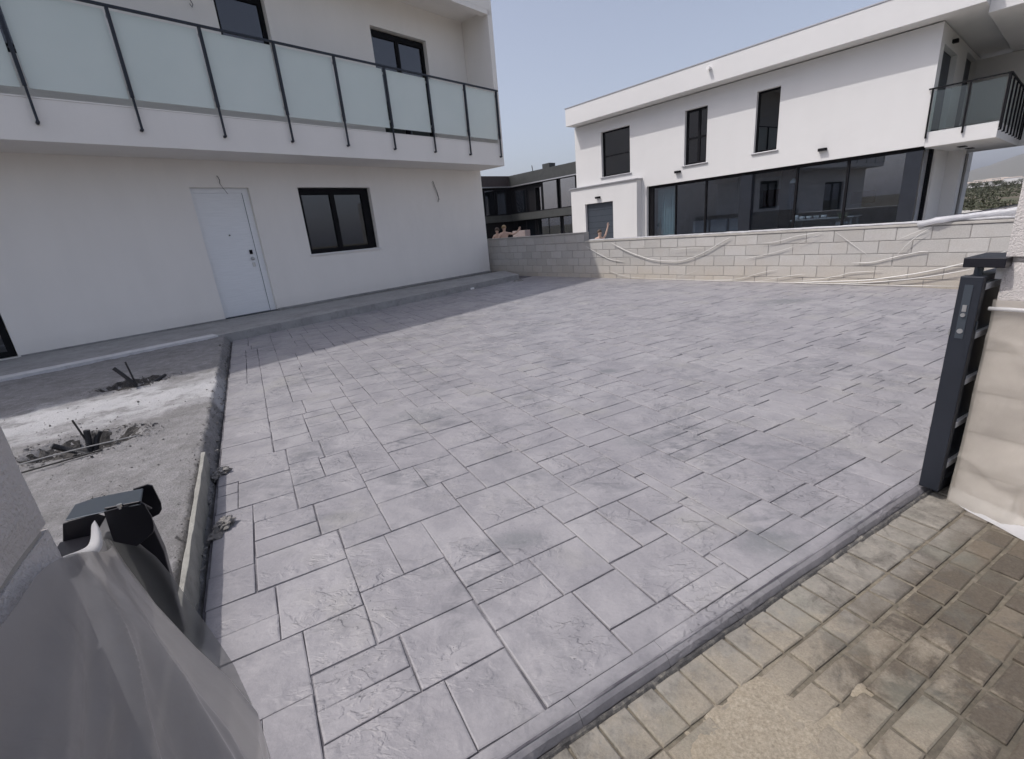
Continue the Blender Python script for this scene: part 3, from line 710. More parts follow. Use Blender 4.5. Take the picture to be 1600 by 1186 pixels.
# ================================================================== LEFT HOUSE
lh = thing('white_house', 'white rendered house at left with a long frosted glass balcony over a pale front door', 'house', tuple(LH.P(-7, 0, 0)))
HL0, HL1 = -17.0, 0.0
holes_l = [(-8.33, -7.21, 0.15, 2.79), (-6.13, -4.20, 1.29, 2.80), (-14.0, -11.53, 0.15, 2.55), (-3.42, -1.64, 3.98, 6.55), (-7.02, -6.0, 4.75, 6.55), (-11.5, -9.9, 4.75, 6.55)]
g = G().wall(LH, HL0, HL1, -0.05, 8.2, -0.28, 0.0, holes_l)
g.box(LH, HL1-0.28, HL1, -9.0, -0.281, -0.05, 7.9); g.box(LH, HL0, HL1, -9.28, -9.0, -0.05, 7.9); g.box(LH, HL0, HL0+.28, -9, -0.281, -0.05, 7.9)
g.build('wall', M['plaster'], lh, weld=False)
G().box(LH, HL0, HL1-0.002, -9.2, -0.285, 7.6, 7.75).build('roof', M['plaster'], lh)
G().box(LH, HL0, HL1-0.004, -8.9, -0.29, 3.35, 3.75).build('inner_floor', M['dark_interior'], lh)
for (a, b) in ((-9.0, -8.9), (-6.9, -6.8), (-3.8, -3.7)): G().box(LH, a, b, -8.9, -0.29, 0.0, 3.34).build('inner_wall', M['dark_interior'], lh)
bal = G().box(LH, HL0, HL1-0.003, 0.001, 1.05, 3.30, 3.88).build('balcony_slab', M['plaster'], lh, bevel=0.006)
G().box(LH, HL0, HL1+0.001, 0.0, 1.056, 3.881, 3.902).build('balcony_coping', M['plaster'], bal)
G().box(LH, HL0, HL1-0.002, 0.002, 1.048, 7.28, 7.62).box(LH, HL0, HL1-0.002, 0.86, 1.05, 7.16, 7.275).box(LH, HL0, HL1-0.002, 0.80, 1.05, 7.625, 8.62).build('roof_overhang', M['plaster'], lh, weld=False)  # top beam is unseen, made taller to widen the shadow on the drive
G().box(LH, HL1-0.18, HL1, 0.003, 1.05, 3.905, 7.62).box(LH, HL1-0.18, HL1, -9.0, 0.79, 7.63, 8.62).build('side_fin', M['plaster'], lh, bevel=0.005)  # upper box is the unseen return of the raised parapet
G().box(LH, HL0, HL1, 0.78, 1.06, 8.622, 8.68).build('raised_coping', M['plaster'], lh)  # unseen cap of the parapet raised for its shadow
# railing
rail = G(); rail.box(LH, HL0+.1, -0.10, 1.085, 1.125, 5.265, 5.305); ro = rail.build('railing', M['anthracite'], lh, bevel=0.004)
posts = [-0.17, -1.45, -2.74, -4.02, -5.29, -6.56, -7.84, -9.12, -10.39, -11.67, -12.95, -14.23, -15.5, -16.78]
for s in posts:
    g = G().box(LH, s-0.022, s+0.022, 1.078, 1.13, 4.02, 5.262).box(LH, s-0.012, s+0.018, 1.085, 1.118, 3.55, 4.03)
    po = g.build('post', M['anthracite'], ro, weld=False)
    G().tube([LH.P(s, 1.045, 3.545), LH.P(s, 1.10, 3.545), LH.P(s+0.0, 1.12, 3.555)], 0.024, 10).build('post_foot', M['anthracite'], ro, smooth=True)
    for dz in (4.12, 5.12): G().box(LH, s-0.03, s+0.03, 1.06, 1.079, dz, dz+0.05).build('glass_clamp', M['silver'], ro)
for a, b in zip(posts[1:], posts[:-1]):
    G().box(LH, a+0.045, b-0.045, 1.060, 1.070, 4.0, 5.235).build('glass_panel', M['frosted'], ro, bevel=0.002)
# upper and lower windows
def louvre(*a): pass
w1 = window(lh, LH, -3.415, -1.645, 3.99, 6.52, -0.13, 0.085, (-2.55,), 'glass', name='balcony_door', head=0.05)
w2 = window(lh, LH, -7.015, -6.005, 4.755, 6.52, -0.13, 0.085, (), 'glass', name='window', head=0.05)
w4 = window(lh, LH, -11.49, -9.95, 4.76, 6.52, -0.13, 0.085, (-10.7,), 'glass', name='window')
w3 = window(lh, LH, -6.12, -4.32, 1.30, 2.795, -0.12, 0.10, (-5.24,), 'glass', name='window', head=0.05)
G().box(LH, -4.321, -4.205, -0.20, -0.12, 1.31, 2.79).build('frame_cover', M['black_frame'], w3)
G().box(LH, -5.215, -5.19, -0.119, -0.085, 1.98, 2.10).build('handle', M['black_frame'], w3, bevel=0.004)
w5 = window(lh, LH, -13.99, -11.54, 0.16, 2.54, -0.10, 0.09, (-12.8,), 'glass_dark', name='sliding_door')
G().box(LH, -6.17, -4.16, -0.12, 0.035, 1.262, 1.296).build('window_sill', M['white_paint'], lh, bevel=0.004)
# front door
dr = G().box(LH, -8.25, -7.335, -0.15, -0.10, 0.165, 2.69)
door = dr.build('front_door', M['door'], lh, bevel=0.003)
for k in range(1, 11): G().box(LH, -8.24, -7.345, -0.1005, -0.0985, 0.165+k*0.23-0.001, 0.165+k*0.23+0.0015).build('groove', M['door'], door)
fr = G().box(LH, -8.33, -8.25, -0.16, -0.085, 0.15, 2.79).box(LH, -7.335, -7.212, -0.16, -0.085, 0.15, 2.79).box(LH, -8.25, -7.335, -0.16, -0.085, 2.69, 2.79)
fr.build('door_frame', M['door'], lh, weld=False, bevel=0.003)
G().box(LH, -7.340, -7.3355, -0.099, -0.088, 0.16, 2.69).build('door_seal', M['dark_door'], lh)
G().tube([LH.P(-7.79, -0.1, 1.85), LH.P(-7.79, -0.085, 1.85)], 0.014, 12).build('peephole', M['black_frame'], door)
G().box(LH, -7.475, -7.415, -0.1, -0.078, 1.43, 1.52).build('lock_case', M['black_frame'], door, bevel=0.004)
G().tube([LH.P(-7.445, -0.1, 1.335), LH.P(-7.445, -0.07, 1.335)], 0.040, 18).build('lock_rose', M['silver'], door)
G().ball(LH.P(-7.445, -0.045, 1.335), 0.030, 14, 9).build('door_knob', M['silver'], door, smooth=True)
G().box(LH, -7.475, -7.415, -0.1, -0.085, 1.16, 1.25).build('key_plate', M['silver'], door, bevel=0.004)
G().box(LH, -8.33, -7.21, -0.28, 0.02, 0.146, 0.163).build('threshold', M['dark_door'], lh)
# cable ends
def cable(name, lab, L, r=0.006, mt='cable_dark', F=LH):
    pts = [F.P(*q) for q in L]; g = G(); g.tube(pts, r, 6)
    o = g.build(name, M[mt], lh, smooth=True); return o
cable('cable_end', '', [(-7.78, -0.02, 3.02), (-7.77, 0.02, 3.0), (-7.76, 0.05, 2.93), (-7.77, 0.045, 2.86)], 0.007)
cable('cable_end', '', [(-7.77, 0.045, 2.86), (-7.74, 0.05, 2.79), (-7.69, 0.05, 2.70), (-7.67, 0.055, 2.66)], 0.0045, 'cable')
cable('cable_end', '', [(-2.05, -0.02, 2.98), (-2.04, 0.02, 2.97), (-2.02, 0.04, 2.84), (-1.95, 0.04, 2.66), (-1.92, 0.04, 2.52), (-1.97, 0.045, 2.40)], 0.0075)
cable('cable_end', '', [(-2.06, -0.02, 2.96), (-2.08, 0.03, 2.93), (-2.05, 0.04, 2.80), (-1.97, 0.05, 2.6), (-1.90, 0.05, 2.45)], 0.004, 'cable')
cable('cable_end', '', [(-7.47, -0.02, 6.16), (-7.47, 0.03, 6.12), (-7.43, 0.04, 6.03), (-7.46, 0.05, 5.97), (-7.49, 0.05, 6.02)], 0.007, 'cable')

# ================================================================== RIGHT HOUSE
rh = thing('modern_house', 'bright white two storey house behind the block wall with a long dark glass front', 'house', tuple(RH.P(3, -4, 0)))
WR0, WR1, ZS = -3.2, 9.12, 5.44
hr = [(6.2, 7.66, 3.24, 5.0), (2.94, 3.80, 3.14, 4.97), (0.56, 1.28, 3.15, 4.97), (-3.2, 5.42, 0.02, 2.60)]
g = G().wall(RH, WR0, WR1, 0.0, ZS, -0.30, 0.0, [(6.2, 7.66, 3.24, 5.0), (2.94, 3.80, 3.14, 4.97), (0.56, 1.28, 3.15, 4.97), (-3.2, 5.42, 0.10, 2.60)])
g.box(RH, 8.82, WR1, -8.5, -0.301, 0, ZS); g.box(RH, WR0, 8.82, -8.5, -8.2, 0, ZS)
g.build('wall', M['plaster_far'], rh, weld=False)
g = G().wall(Frame(RH.P(WR0, 0, 0), (RH.n.x, RH.n.y), (RH.ax.x, RH.ax.y)), -8.2, -0.301, 2.61, ZS, 0.0, 0.25, [(-2.35, -0.45, 2.95, 5.02), (-5.6, -3.75, 2.95, 5.30)])
RS = Frame(RH.P(WR0, 0, 0), (RH.n.x, RH.n.y), (-RH.ax.x, -RH.ax.y))   # s = d of the house, d = towards the right
g.box(RS, -4.1, -1.72, -0.25, 0.0, 0, 2.608); g.box(RS, -8.2, -7.6, -0.25, 0.0, 0, 2.608); g.box(RS, -4.1, -3.5, 0.0, 0.35, 0, 2.608)
g.build('return_wall', M['plaster_far'], rh, weld=False)
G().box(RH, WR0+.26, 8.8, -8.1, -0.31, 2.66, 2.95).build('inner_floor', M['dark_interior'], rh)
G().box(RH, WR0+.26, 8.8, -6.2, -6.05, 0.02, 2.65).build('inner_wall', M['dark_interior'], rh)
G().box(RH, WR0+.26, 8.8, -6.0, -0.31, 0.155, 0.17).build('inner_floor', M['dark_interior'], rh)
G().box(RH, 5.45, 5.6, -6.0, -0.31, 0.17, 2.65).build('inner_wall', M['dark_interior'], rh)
roof = G().box(RH, -4.0, WR1, -9.0, 0.55, 5.47, 6.15).build('roof', M['plaster_far'], rh, bevel=0.01)
G().box(RH, -4.02, WR1+0.02, -9.02, 0.565, 6.152, 6.185).build('roof_flashing', M['zinc'], roof)
G().box(RH, -7.2, -4.003, -9.0, 0.10, 5.32, 6.1).build('roof_wing', M['plaster_far'], rh, bevel=0.01)
G().tube([RH.P(2.62, 0.52, 5.93), RH.P(2.62, 0.72, 5.92)], 0.055, 14).build('roof_spout', M['white_paint'], roof)
# upstairs windows and sills
wA = window(rh, RH, 6.205, 7.655, 3.245, 4.995, -0.12, 0.05, (), 'glass', name='window')
G().box(RH, 6.255, 7.605, -0.14, -0.125, 4.02, 4.06).build('transom', M['black_frame'], wA)
wB = window(rh, RH, 2.945, 3.795, 3.145, 4.965, -0.12, 0.07, (3.3,), 'glass', name='window')
G().box(RH, 3.02, 3.72, -0.14, -0.121, 4.0, 4.06).build('transom', M['black_frame'], wB)
wC = window(rh, RH, 0.565, 1.275, 3.155, 4.965, -0.12, 0.05, (), 'glass', name='window')
for (a, b, z) in ((6.12, 7.72, 3.24), (2.86, 3.86, 3.14), (0.50, 1.34, 3.15)):
    G().box(RH, a, b, -0.12, 0.05, z-0.05, z-0.012).build('window_sill', M['zinc'], rh, bevel=0.005)
# glazed front: frames and panes
ff = G().box(RH, -3.19, 5.41, -0.22, -0.14, 2.50, 2.598).box(RH, -3.19, 5.41, -0.22, -0.14, 0.16, 0.22).box(RH, 5.18, 5.41, -0.22, -0.14, 0.22, 2.5)
gf = ff.build('glazing_frame', M['black_frame'], rh, weld=False)
mull = [(4.17, 4.22, -0.13), (2.94, 3.0, -0.13), (1.29, 1.68, -0.05), (-0.11, -0.05, -0.13), (-1.50, -1.44, -0.13), (-3.19, -2.83, -0.03)]
for (a, b, d) in mull: G().box(RH, a, b, -0.22, d, 0.22, 2.499).build('mullion', M['anthracite'] if b-a > 0.2 else M['black_frame'], gf)
ed = [5.18, 4.22, 4.17, 3.0, 2.94, 1.68, 1.29, -0.05, -0.11, -1.44, -1.5, -2.83]
for i in range(0, 12, 2): G().box(RH, ed[i+1], ed[i], -0.185, -0.175, 0.22, 2.5).build('pane', M['glass_dark'], gf)
G().box(RS, -1.62, -0.31, -0.12, -0.11, 0.2, 2.5).build('pane', M['glass_dark'], gf)
G().box(RS, -1.72, -1.62, -0.16, -0.06, 0.16, 2.6).build('mullion', M['black_frame'], gf)
G().box(RS, -7.6, -4.12, -0.12, -0.06, 0.16, 2.6).build('sliding_door', M['brown_panel'], rh)
G().box(RS, -5.95, -5.87, -0.06, -0.03, 0.16, 2.6).build('door_stile', M['black_frame'], rh)
# balcony and upstairs doors at the right end
for (a, b, z1) in ((-2.35, -0.45, 5.02), (-5.6, -3.75, 5.30)):
    d_ = G().box(RS, a, b, -0.20, -0.14, 2.95, z1).build('upper_door', M['dark_door'], rh)
sl = G().box(RH, -4.57, WR0-0.002, -5.6, -0.002, 2.56, 2.93).build('balcony_slab', M['plaster_far'], rh, bevel=0.006)
G().box(RH, -6.8, WR0-0.003, -5.85, -5.605, 2.56, 5.31).build('rear_wall', M['plaster_far'], rh)
G().box(RH, -7.2, -6.95, -8.9, -4.3, 2.56, 5.315).build('side_fin', M['plaster_far'], rh)
for s in (-1.8, -3.2): G().box(RS, s-0.25, s+0.25, 0.45, 0.62, 2.545, 2.558).build('soffit_lamp', M['black_frame'], sl)
rr = G().box(RH, -4.62, -3.12, 0.03, 0.07, 3.93, 3.965).box(RS, -5.5, 0.03, 1.40, 1.44, 3.93, 3.965).build('railing', M['black_frame'], rh, weld=False)
for s in (-3.2, -3.92, -4.6): G().box(RH, s-0.018, s+0.018, 0.03, 0.066, 2.78, 3.93).box(RH, s-0.018, s+0.018, -0.004, 0.03, 2.78, 2.82).build('post', M['black_frame'], rr, weld=False)
for s in (-0.05, -0.8, -1.6, -2.4, -3.2, -4.0, -4.8, -5.4): G().box(RS, s-0.018, s+0.018, 1.39, 1.43, 2.72, 3.93).box(RS, s-0.018, s+0.018, 1.368, 1.40, 2.72, 2.75).build('post', M['black_frame'], rr, weld=False)
for (a, b) in ((-4.56, -3.95), (-3.88, -3.24)): G().box(RH, a, b, 0.012, 0.022, 2.96, 3.88).build('glass_panel', M['glass_clear'], rr)
for k in range(6): G().box(RS, -0.1-0.8*k-0.66, -0.1-0.8*k-0.06, 1.376, 1.386, 2.96, 3.88).build('glass_panel', M['frosted'], rr)
# ground floor block with the dark door
bl = G().wall(RH, 5.66, 9.20, 0.0, 2.90, 0.001, 0.32, [(6.86, 8.39, 0.16, 2.21)])
bl.build('porch_block', M['plaster_far'], rh, weld=False)
G().box(RH, 5.60, 9.26, 0.001, 0.38, 2.902, 2.955).build('porch_coping', M['zinc'], rh, bevel=0.004)
pd = G().box(RH, 6.87, 8.38, 0.14, 0.20, 0.165, 2.20).build('porch_door', M['dark_door'], rh)
for k in range(1, 8): G().box(RH, 6.9, 8.36, 0.2005, 0.203, 0.165+k*0.25, 0.165+k*0.25+0.008).build('groove', M['black_frame'], pd)
for (s, z, d) in ((4.02, 2.95, 0), (-0.79, 2.91, 0), (7.62, 2.42, 0.32)):
    la = G().box(RH, s-0.11, s+0.11, d+0.001, d+0.12, z-0.035, z+0.045).build('wall_lamp', M['black_frame'], rh, bevel=0.006)
    G().box(RH, s-0.09, s+0.09, d+0.015, d+0.105, z-0.040, z-0.0355).build('lamp_lens', M['zinc'], la)
la = G().box(RS, -1.45, -1.28, 0.001, 0.12, 5.16, 5.24).build('wall_lamp', M['black_frame'], rh)
# things seen dimly in the room
def tagged(o, l, c, gr=None): return tag(o, l, c, gr)
o = G(); 
for i in range(24):
    a = 4.35+0.036*i; o.box(RH, a, a+0.03, -0.52+0.02*math.sin(i*1.9), -0.50+0.02*math.sin(i*1.9), 0.18, 2.45)
M['curtain'] = simple('pale_teal_curtain', (0.42, 0.52, 0.50), 0.8); M['sofa'] = simple('grey_fabric', (0.20, 0.20, 0.22), 0.9)
tagged(o.build('curtain', M['curtain'], None, weld=False), 'pale green curtain hanging behind the leftmost pane of the glass front', 'curtain')
tagged(G().box(RH, 0.37, 0.75, -1.5, -1.1, 0.17, 2.65).build('column', M['black_frame'], None, bevel=0.01), 'black column inside the room near the middle of the glass front', 'column')
so = thing('sofa', 'grey sofa behind the glass left of the broad mullion', 'sofa', tuple(RH.P(2.6, -1.6, 0.17)))
G().box(RH, 1.75, 4.0, -2.1, -1.1, 0.25, 0.62).build('seat', M['sofa'], so, bevel=0.05)
for a in (1.8, 2.53, 3.27): G().box(RH, a, a+0.68, -1.25, -1.0, 0.62, 1.12).build('back_cushion', M['sofa'], so, bevel=0.06)
pc = G().box(RH, 1.9, 3.3, -6.04, -5.98, 1.4, 2.1).build('picture', M['red_cloth'], None); tag(pc, 'dark red picture hanging on the far wall of the room', 'picture')
tv = G().box(RH, -0.9, -0.1, -6.04, -5.96, 1.2, 1.65).build('television', M['black_frame'], None, bevel=0.01); tag(tv, 'black television on the room wall right of the column', 'television')
tb = thing('table', 'table set with white crockery behind the glass', 'table', tuple(RH.P(-0.4, -1.2, 0.17)))
G().box(RH, -1.6, 0.25, -1.7, -0.8, 0.86, 0.9).build('tabletop', M['dark_interior'], tb, bevel=0.01)
for (a, b) in ((-1.5, -1.6), (-1.5, -0.9), (0.15, -1.6), (0.15, -0.9)): G().box(RH, a-0.03, a+0.03, b-0.03, b+0.03, 0.17, 0.859).build('leg', M['dark_interior'], tb)
bl_ = ['tall white bowl nearest the black column', 'second white bowl to the right of the black column', 'middle white bowl of the row on the table', 'second white bowl from the right end of the table', 'rightmost white bowl on the table']
for i, s in enumerate((0.12, -0.08, -0.28, -0.5, -0.72)):
    o = G().tube([RH.P(s, -0.95, 0.902), RH.P(s, -0.95, 0.93), RH.P(s, -0.95, 0.99+0.06*(i == 0))], [0.04, 0.075, 0.085], 12).build('bowl', M['white_paint'], None, smooth=True)
    tag(o, bl_[i], 'bowl', 'white bowls on the table')
for (s, z) in ((0.30, 2.12), ):
    lp = thing('pendant_lamp', 'white pendant lamp hanging beside the black column', 'lamp', tuple(RH.P(s, -0.9, z)))
    G().tube([RH.P(s-.02, -0.9, z-0.02), RH.P(s-.02, -0.9, z+0.05), RH.P(s-.02, -0.9, z+0.12)], [0.11, 0.09, 0.025], 16).build('lamp_shade', M['white_paint'], lp, smooth=True)
    G().tube([RH.P(s-.02, -0.9, z+0.12), RH.P(s-.02, -0.9, 2.65)], 0.004, 6).build('cord', M['black_frame'], lp)
o = thing('house_plant', 'small leafy plant behind the glass near the table', 'plant', tuple(RH.P(-1.35, -0.55, 0.17)))
G().tube([RH.P(-1.35, -0.6, 0.17), RH.P(-1.35, -0.6, 0.75)], [0.12, 0.17], 14).build('pot', M['sofa'], o)
g = G()
for _ in range(60):
    an = rnd.uniform(0, 6.28); L = rnd.uniform(0.12, 0.36); b = RH.P(-1.35, -0.6, 0.75); e = b+Vector((math.cos(an)*L*.7, math.sin(an)*L*.7, L)); sd = Vector((-math.sin(an), math.cos(an), 0))*0.022
    g.add([b, b+(e-b)*0.55+sd, e, b+(e-b)*0.55-sd], [(0, 1, 2, 3)])
M['leaf'] = simple('leaf', (0.04, 0.075, 0.03), 0.6, var=0.3)
g.build('foliage', M['leaf'], o, weld=False)

# ================================================================== DARK HOUSE, far behind
dh = thing('dark_house', 'dark clad house with long window bands seen between the two white houses', 'house', tuple(DK.P(-5, -5, 0)))
DS = Frame(DK.P(0, 0, 0), (-DK.n.x, -DK.n.y), (-DK.ax.x, -DK.ax.y))
G().box(DK, -14, 3.0, -12, 0.0, 5.45, 6.4).build('parapet', M['dark_panel'], dh)
G().box(DS, -4.2, -0.002, -8, 0.0, 5.45, 6.4).build('parapet', M['brown_panel'], dh)
G().box(DK, -14, 0.0, -12, 0.25, 2.2, 2.83).build('floor_band', M['dark_panel'], dh)
G().box(DS, -4.2, -0.26, -8, 0.25, 2.2, 2.80).build('floor_band', M['dark_panel'], dh)
for F_, mm, l_ in ((DK, 'dark_panel', -14), (DS, 'dark_panel', -4.2)):
    G().box(F_, l_, 3.0, -11, -0.35, 0.0, 5.449).build('wall', M['black_frame'], dh)
G().box(DK, -14, 0.0, -0.3, 0.02, 5.36, 5.449).build('trim', M['zinc'], dh)
G().box(DS, -4.2, -0.03, -0.3, 0.02, 5.36, 5.449).build('trim', M['zinc'], dh)
for (a, b, gm, z1) in ((-4.3, -3.4, 'glass_coated', 5.0), (-6.3, -4.4, 'glass_coated', 5.35), (-8.5, -6.6, 'glass_coated', 5.35), (-10.5, -8.6, 'glass_coated', 5.35), (-2.1, -0.6, 'glass_dark', 5.0), (-13, -10.6, 'glass_coated', 5.35)):
    window(dh, DK, a, b, 2.85, z1, -0.1, 0.07, (), gm)
for (a, b) in ((-3.2, -1.9), (-1.7, -0.5)): window(dh, DS, a, b, 2.85, 5.2, -0.1, 0.07, (), 'glass_dark')
for (a, b) in ((-3.2, -0.6), (-6.5, -3.5), (-9.6, -6.8)): window(dh, DK, a, b, 0.2, 2.18, -0.1, 0.06, ((a+b)/2,), 'glass_dark')
G().tube([DK.P(-2.62, -0.8, 6.4), DK.P(-2.52, -0.8, 7.0)], 0.04, 6).build('vent_pipe', M['black_frame'], dh)
g = G().box(DK, -4.8, -3.9, -1.6, -0.8, 6.41, 6.9).box(DK, -3.85, -3.7, -1.2, -1.0, 6.41, 6.85)
g.build('air_conditioner', M['dark_panel'], dh, weld=False)
# low white garden wall in front of it
o = G().box(DK, -13.5, -4.4, 22.0, 22.2, 0.10, 1.10).build('garden_wall', M['plaster_far'], None)
tag(o, 'low white garden wall beyond the raised left end of the block wall', 'wall')
o = G().box(Frame((0.90, 20.95), az(B_), (-_nb[0], -_nb[1])), -0.34, 0.46, -0.3, 0.0, 0.15, 1.36).build('garden_wall', M['pink_render'], None, bevel=0.01)
tag(o, 'short greyish pink rendered wall beside the standing bathers', 'wall')

# ================================================================== BLOCK WALL at the back
bw = thing('block_wall', 'long low wall of pale concrete blocks along the back of the drive', 'wall', tuple(WL.P(4, -0.1, 0)))
G().box(WL, -3.5, 12.6, -0.19, -0.008, -0.05, 0.93).build('mortar', M['mortar'], bw)
G().box(WL, 7.68, 12.6, -0.188, -0.01, 0.931, 1.16).build('mortar', M['mortar'], bw)
def block_mesh(L, Hh, D):
    g = G(); a, b, c = L/2-0.005, Hh/2-0.005, D; e = 0.004
    vs = [(-a, -c, -b), (a, -c, -b), (a, -c, b), (-a, -c, b), (-a, -e, -b), (a, -e, -b), (a, -e, b), (-a, -e, b), (-a+e, 0, -b+e), (a-e, 0, -b+e), (a-e, 0, b-e), (-a+e, 0, b-e)]
    fs = [(8, 9, 10, 11)]
    for k in range(4):
        q = (k+1) % 4; fs += [(k, q, 4+q, 4+k), (4+k, 4+q, 8+q, 8+k)]
    me = bpy.data.meshes.new('block'); me.from_pydata(vs, [], fs); me.materials.append(M['block']); return me
bcache = {}
def blocks(F, parent, s0, s1, z0, z1, L, off, D=0.05):
    s = s0+off-L; rz = math.atan2(F.ax.y, F.ax.x)
    flip = 0
    x = F.ax.cross(Vector((0, 0, 1)))       # local -Y for rot rz is ax x up ; front must be local +Y
    yloc = Vector((-F.ax.y, F.ax.x, 0))
    if yloc.dot(F.n) < 0: rz += math.pi
    while s < s1:
        a, b = max(s, s0), min(s+L, s1)
        if b-a > 0.05:
            k = (round(b-a, 3), round(z1-z0, 3), D)
            if k not in bcache: bcache[k] = block_mesh(*k)
            o = bpy.data.objects.new('block', bcache[k]); COL.objects.link(o); o.parent = parent
            o.location = F.P((a+b)/2, rnd.uniform(-0.0025, 0.0025), (z0+z1)/2)-wloc(parent)
            o.rotation_euler = (0, 0, rz+rnd.uniform(-0.004, 0.004))
        s += L
offs = [0.22, 0.44, 0.23, 0.44, 0.22]
zc = [-0.05, 0.115, 0.32, 0.525, 0.73, 0.93]
for i in range(5): blocks(WL, bw, -0.6 if i else -0.6, 12.6, zc[i], zc[i+1], 0.44, (0.0 if i % 2 == 0 else 0.215)+0.16)
blocks(WL, bw, 7.68, 12.6, 0.935, 1.16, 0.44, 0.3)
G().box(WL, -0.6, 7.66, -0.20, 0.012, 0.934, 0.972).build('coping', M['patio'], bw, bevel=0.006)
G().box(WL, 7.69, 12.6, -0.20, 0.012, 1.163, 1.20).build('coping', M['patio'], bw, bevel=0.006)
G().box(WL, -0.6, 12.6, -0.19, -0.02, 0.974, 0.98).build('coping_bed', M['mortar'], bw)
# crumpled film rolled along the top
def ribbon(name, pts, r, seed, flat=0.6, n=10):
    g = G(); P_ = [WL.P(*q) for q in pts]; dense = []
    for i in range(len(P_)-1):
        k = max(2, int((P_[i+1]-P_[i]).length/0.06))
        for j in range(k): dense.append(P_[i].lerp(P_[i+1], j/k))
    dense.append(P_[-1]); g.tube(dense, [r*(1+0.35*noise.noise(Vector((i*0.16, seed, 0)))) for i in range(len(dense))], n)
    zc_ = {}
    for i, v in enumerate(g.v):
        c_ = dense[min(i//n, len(dense)-1)]; dv = v-c_
        k = 1+0.30*noise.noise(v*11+Vector((seed, 0, 0)))+0.22*noise.noise(v*31)
        g.v[i] = c_+Vector((dv.x*k*1.25, dv.y*k*1.25, dv.z*k*flat))
    return g
r1 = ribbon('r', [(7.55, -0.09, 0.985), (5.5, -0.08, 0.985), (3.5, -0.07, 0.988), (1.8, -0.06, 0.992), (0.6, -0.06, 0.995), (-0.6, -0.06, 1.0)], 0.045, 1, 0.40)
o = r1.build('plastic_film_roll', M['film_white'], None, smooth=True); tag(o, 'long crumpled white plastic film lying along the top of the low block wall', 'plastic film')
r2 = ribbon('r', [(0.62, -0.02, 0.955), (0.42, 0.02, 1.01), (0.10, -0.04, 1.045), (-0.12, -0.07, 1.06), (-0.6, -0.07, 1.09)], 0.052, 4, 0.85)
o = r2.build('plastic_film_bundle', M['film_white'], None, smooth=True); tag(o, 'thick twisted white film bundle at the right end of the block wall top', 'plastic film')
r3 = ribbon('r', [(0.35, -0.20, 1.02), (0.05, -0.20, 1.06), (-0.2, -0.2, 1.085), (-0.38, -0.19, 1.12), (-0.6, -0.2, 1.14)], 0.05, 9, 0.8)
o = r3.build('black_film', M['blackout'], None, smooth=True); tag(o, 'black plastic film bunched behind the white bundle at the right wall end', 'plastic film')
CORDS = [[(7.59, 0.832), (7.23, 0.658), (6.84, 0.505), (6.59, 0.455), (6.33, 0.422)], [(6.72, 0.902), (6.32, 0.719), (5.84, 0.557), (5.44, 0.462), (4.96, 0.43), (4.71, 0.443), (4.4, 0.523), (4.11, 0.64), (3.83, 0.79), (3.6, 0.908)], [(5.0, 0.673), (4.56, 0.705), (4.11, 0.707)], [(3.27, 0.472), (2.96, 0.53), (2.67, 0.597), (2.39, 0.684)], [(2.98, 0.761), (2.68, 0.787), (2.41, 0.857), (2.18, 0.892), (1.94, 0.924)], [(2.33, 0.728), (1.89, 0.922)], [(1.74, 0.914), (1.48, 0.711), (1.23, 0.516)], [(0.84, 0.75), (0.64, 0.848), (0.46, 0.924)], [(0.82, 0.509), (0.66, 0.733), (0.46, 0.914)], [(1.44, 0.379), (1.17, 0.389), (0.96, 0.44), (0.79, 0.489), (0.56, 0.544), (0.44, 0.552)], [(2.33, 0.001), (1.8, 0.052), (1.22, 0.089), (0.79, 0.162), (0.4, 0.249), (-0.06, 0.394), (-0.44, 0.551)], [(1.69, 0.009), (1.13, 0.059), (0.62, 0.125), (0.24, 0.202), (-0.11, 0.292)], [(2.34, 0.037), (1.91, 0.095), (1.61, 0.158), (1.42, 0.216), (0.98, 0.253)], [(6.85, 0.212), (6.54, 0.117), (6.13, 0.044), (5.84, 0.035)], [(4.78, 0.086), (4.31, 0.22)], [(4.15, -0.013), (3.45, 0.059), (2.94, 0.196), (2.64, 0.261)], [(3.05, -0.021), (2.35, 0.156), (2.13, 0.183)], [(5.94, 0.033), (4.15, 0.015), (2.33, 0.013), (0.77, 0.007), (-0.0, 0.034)]]
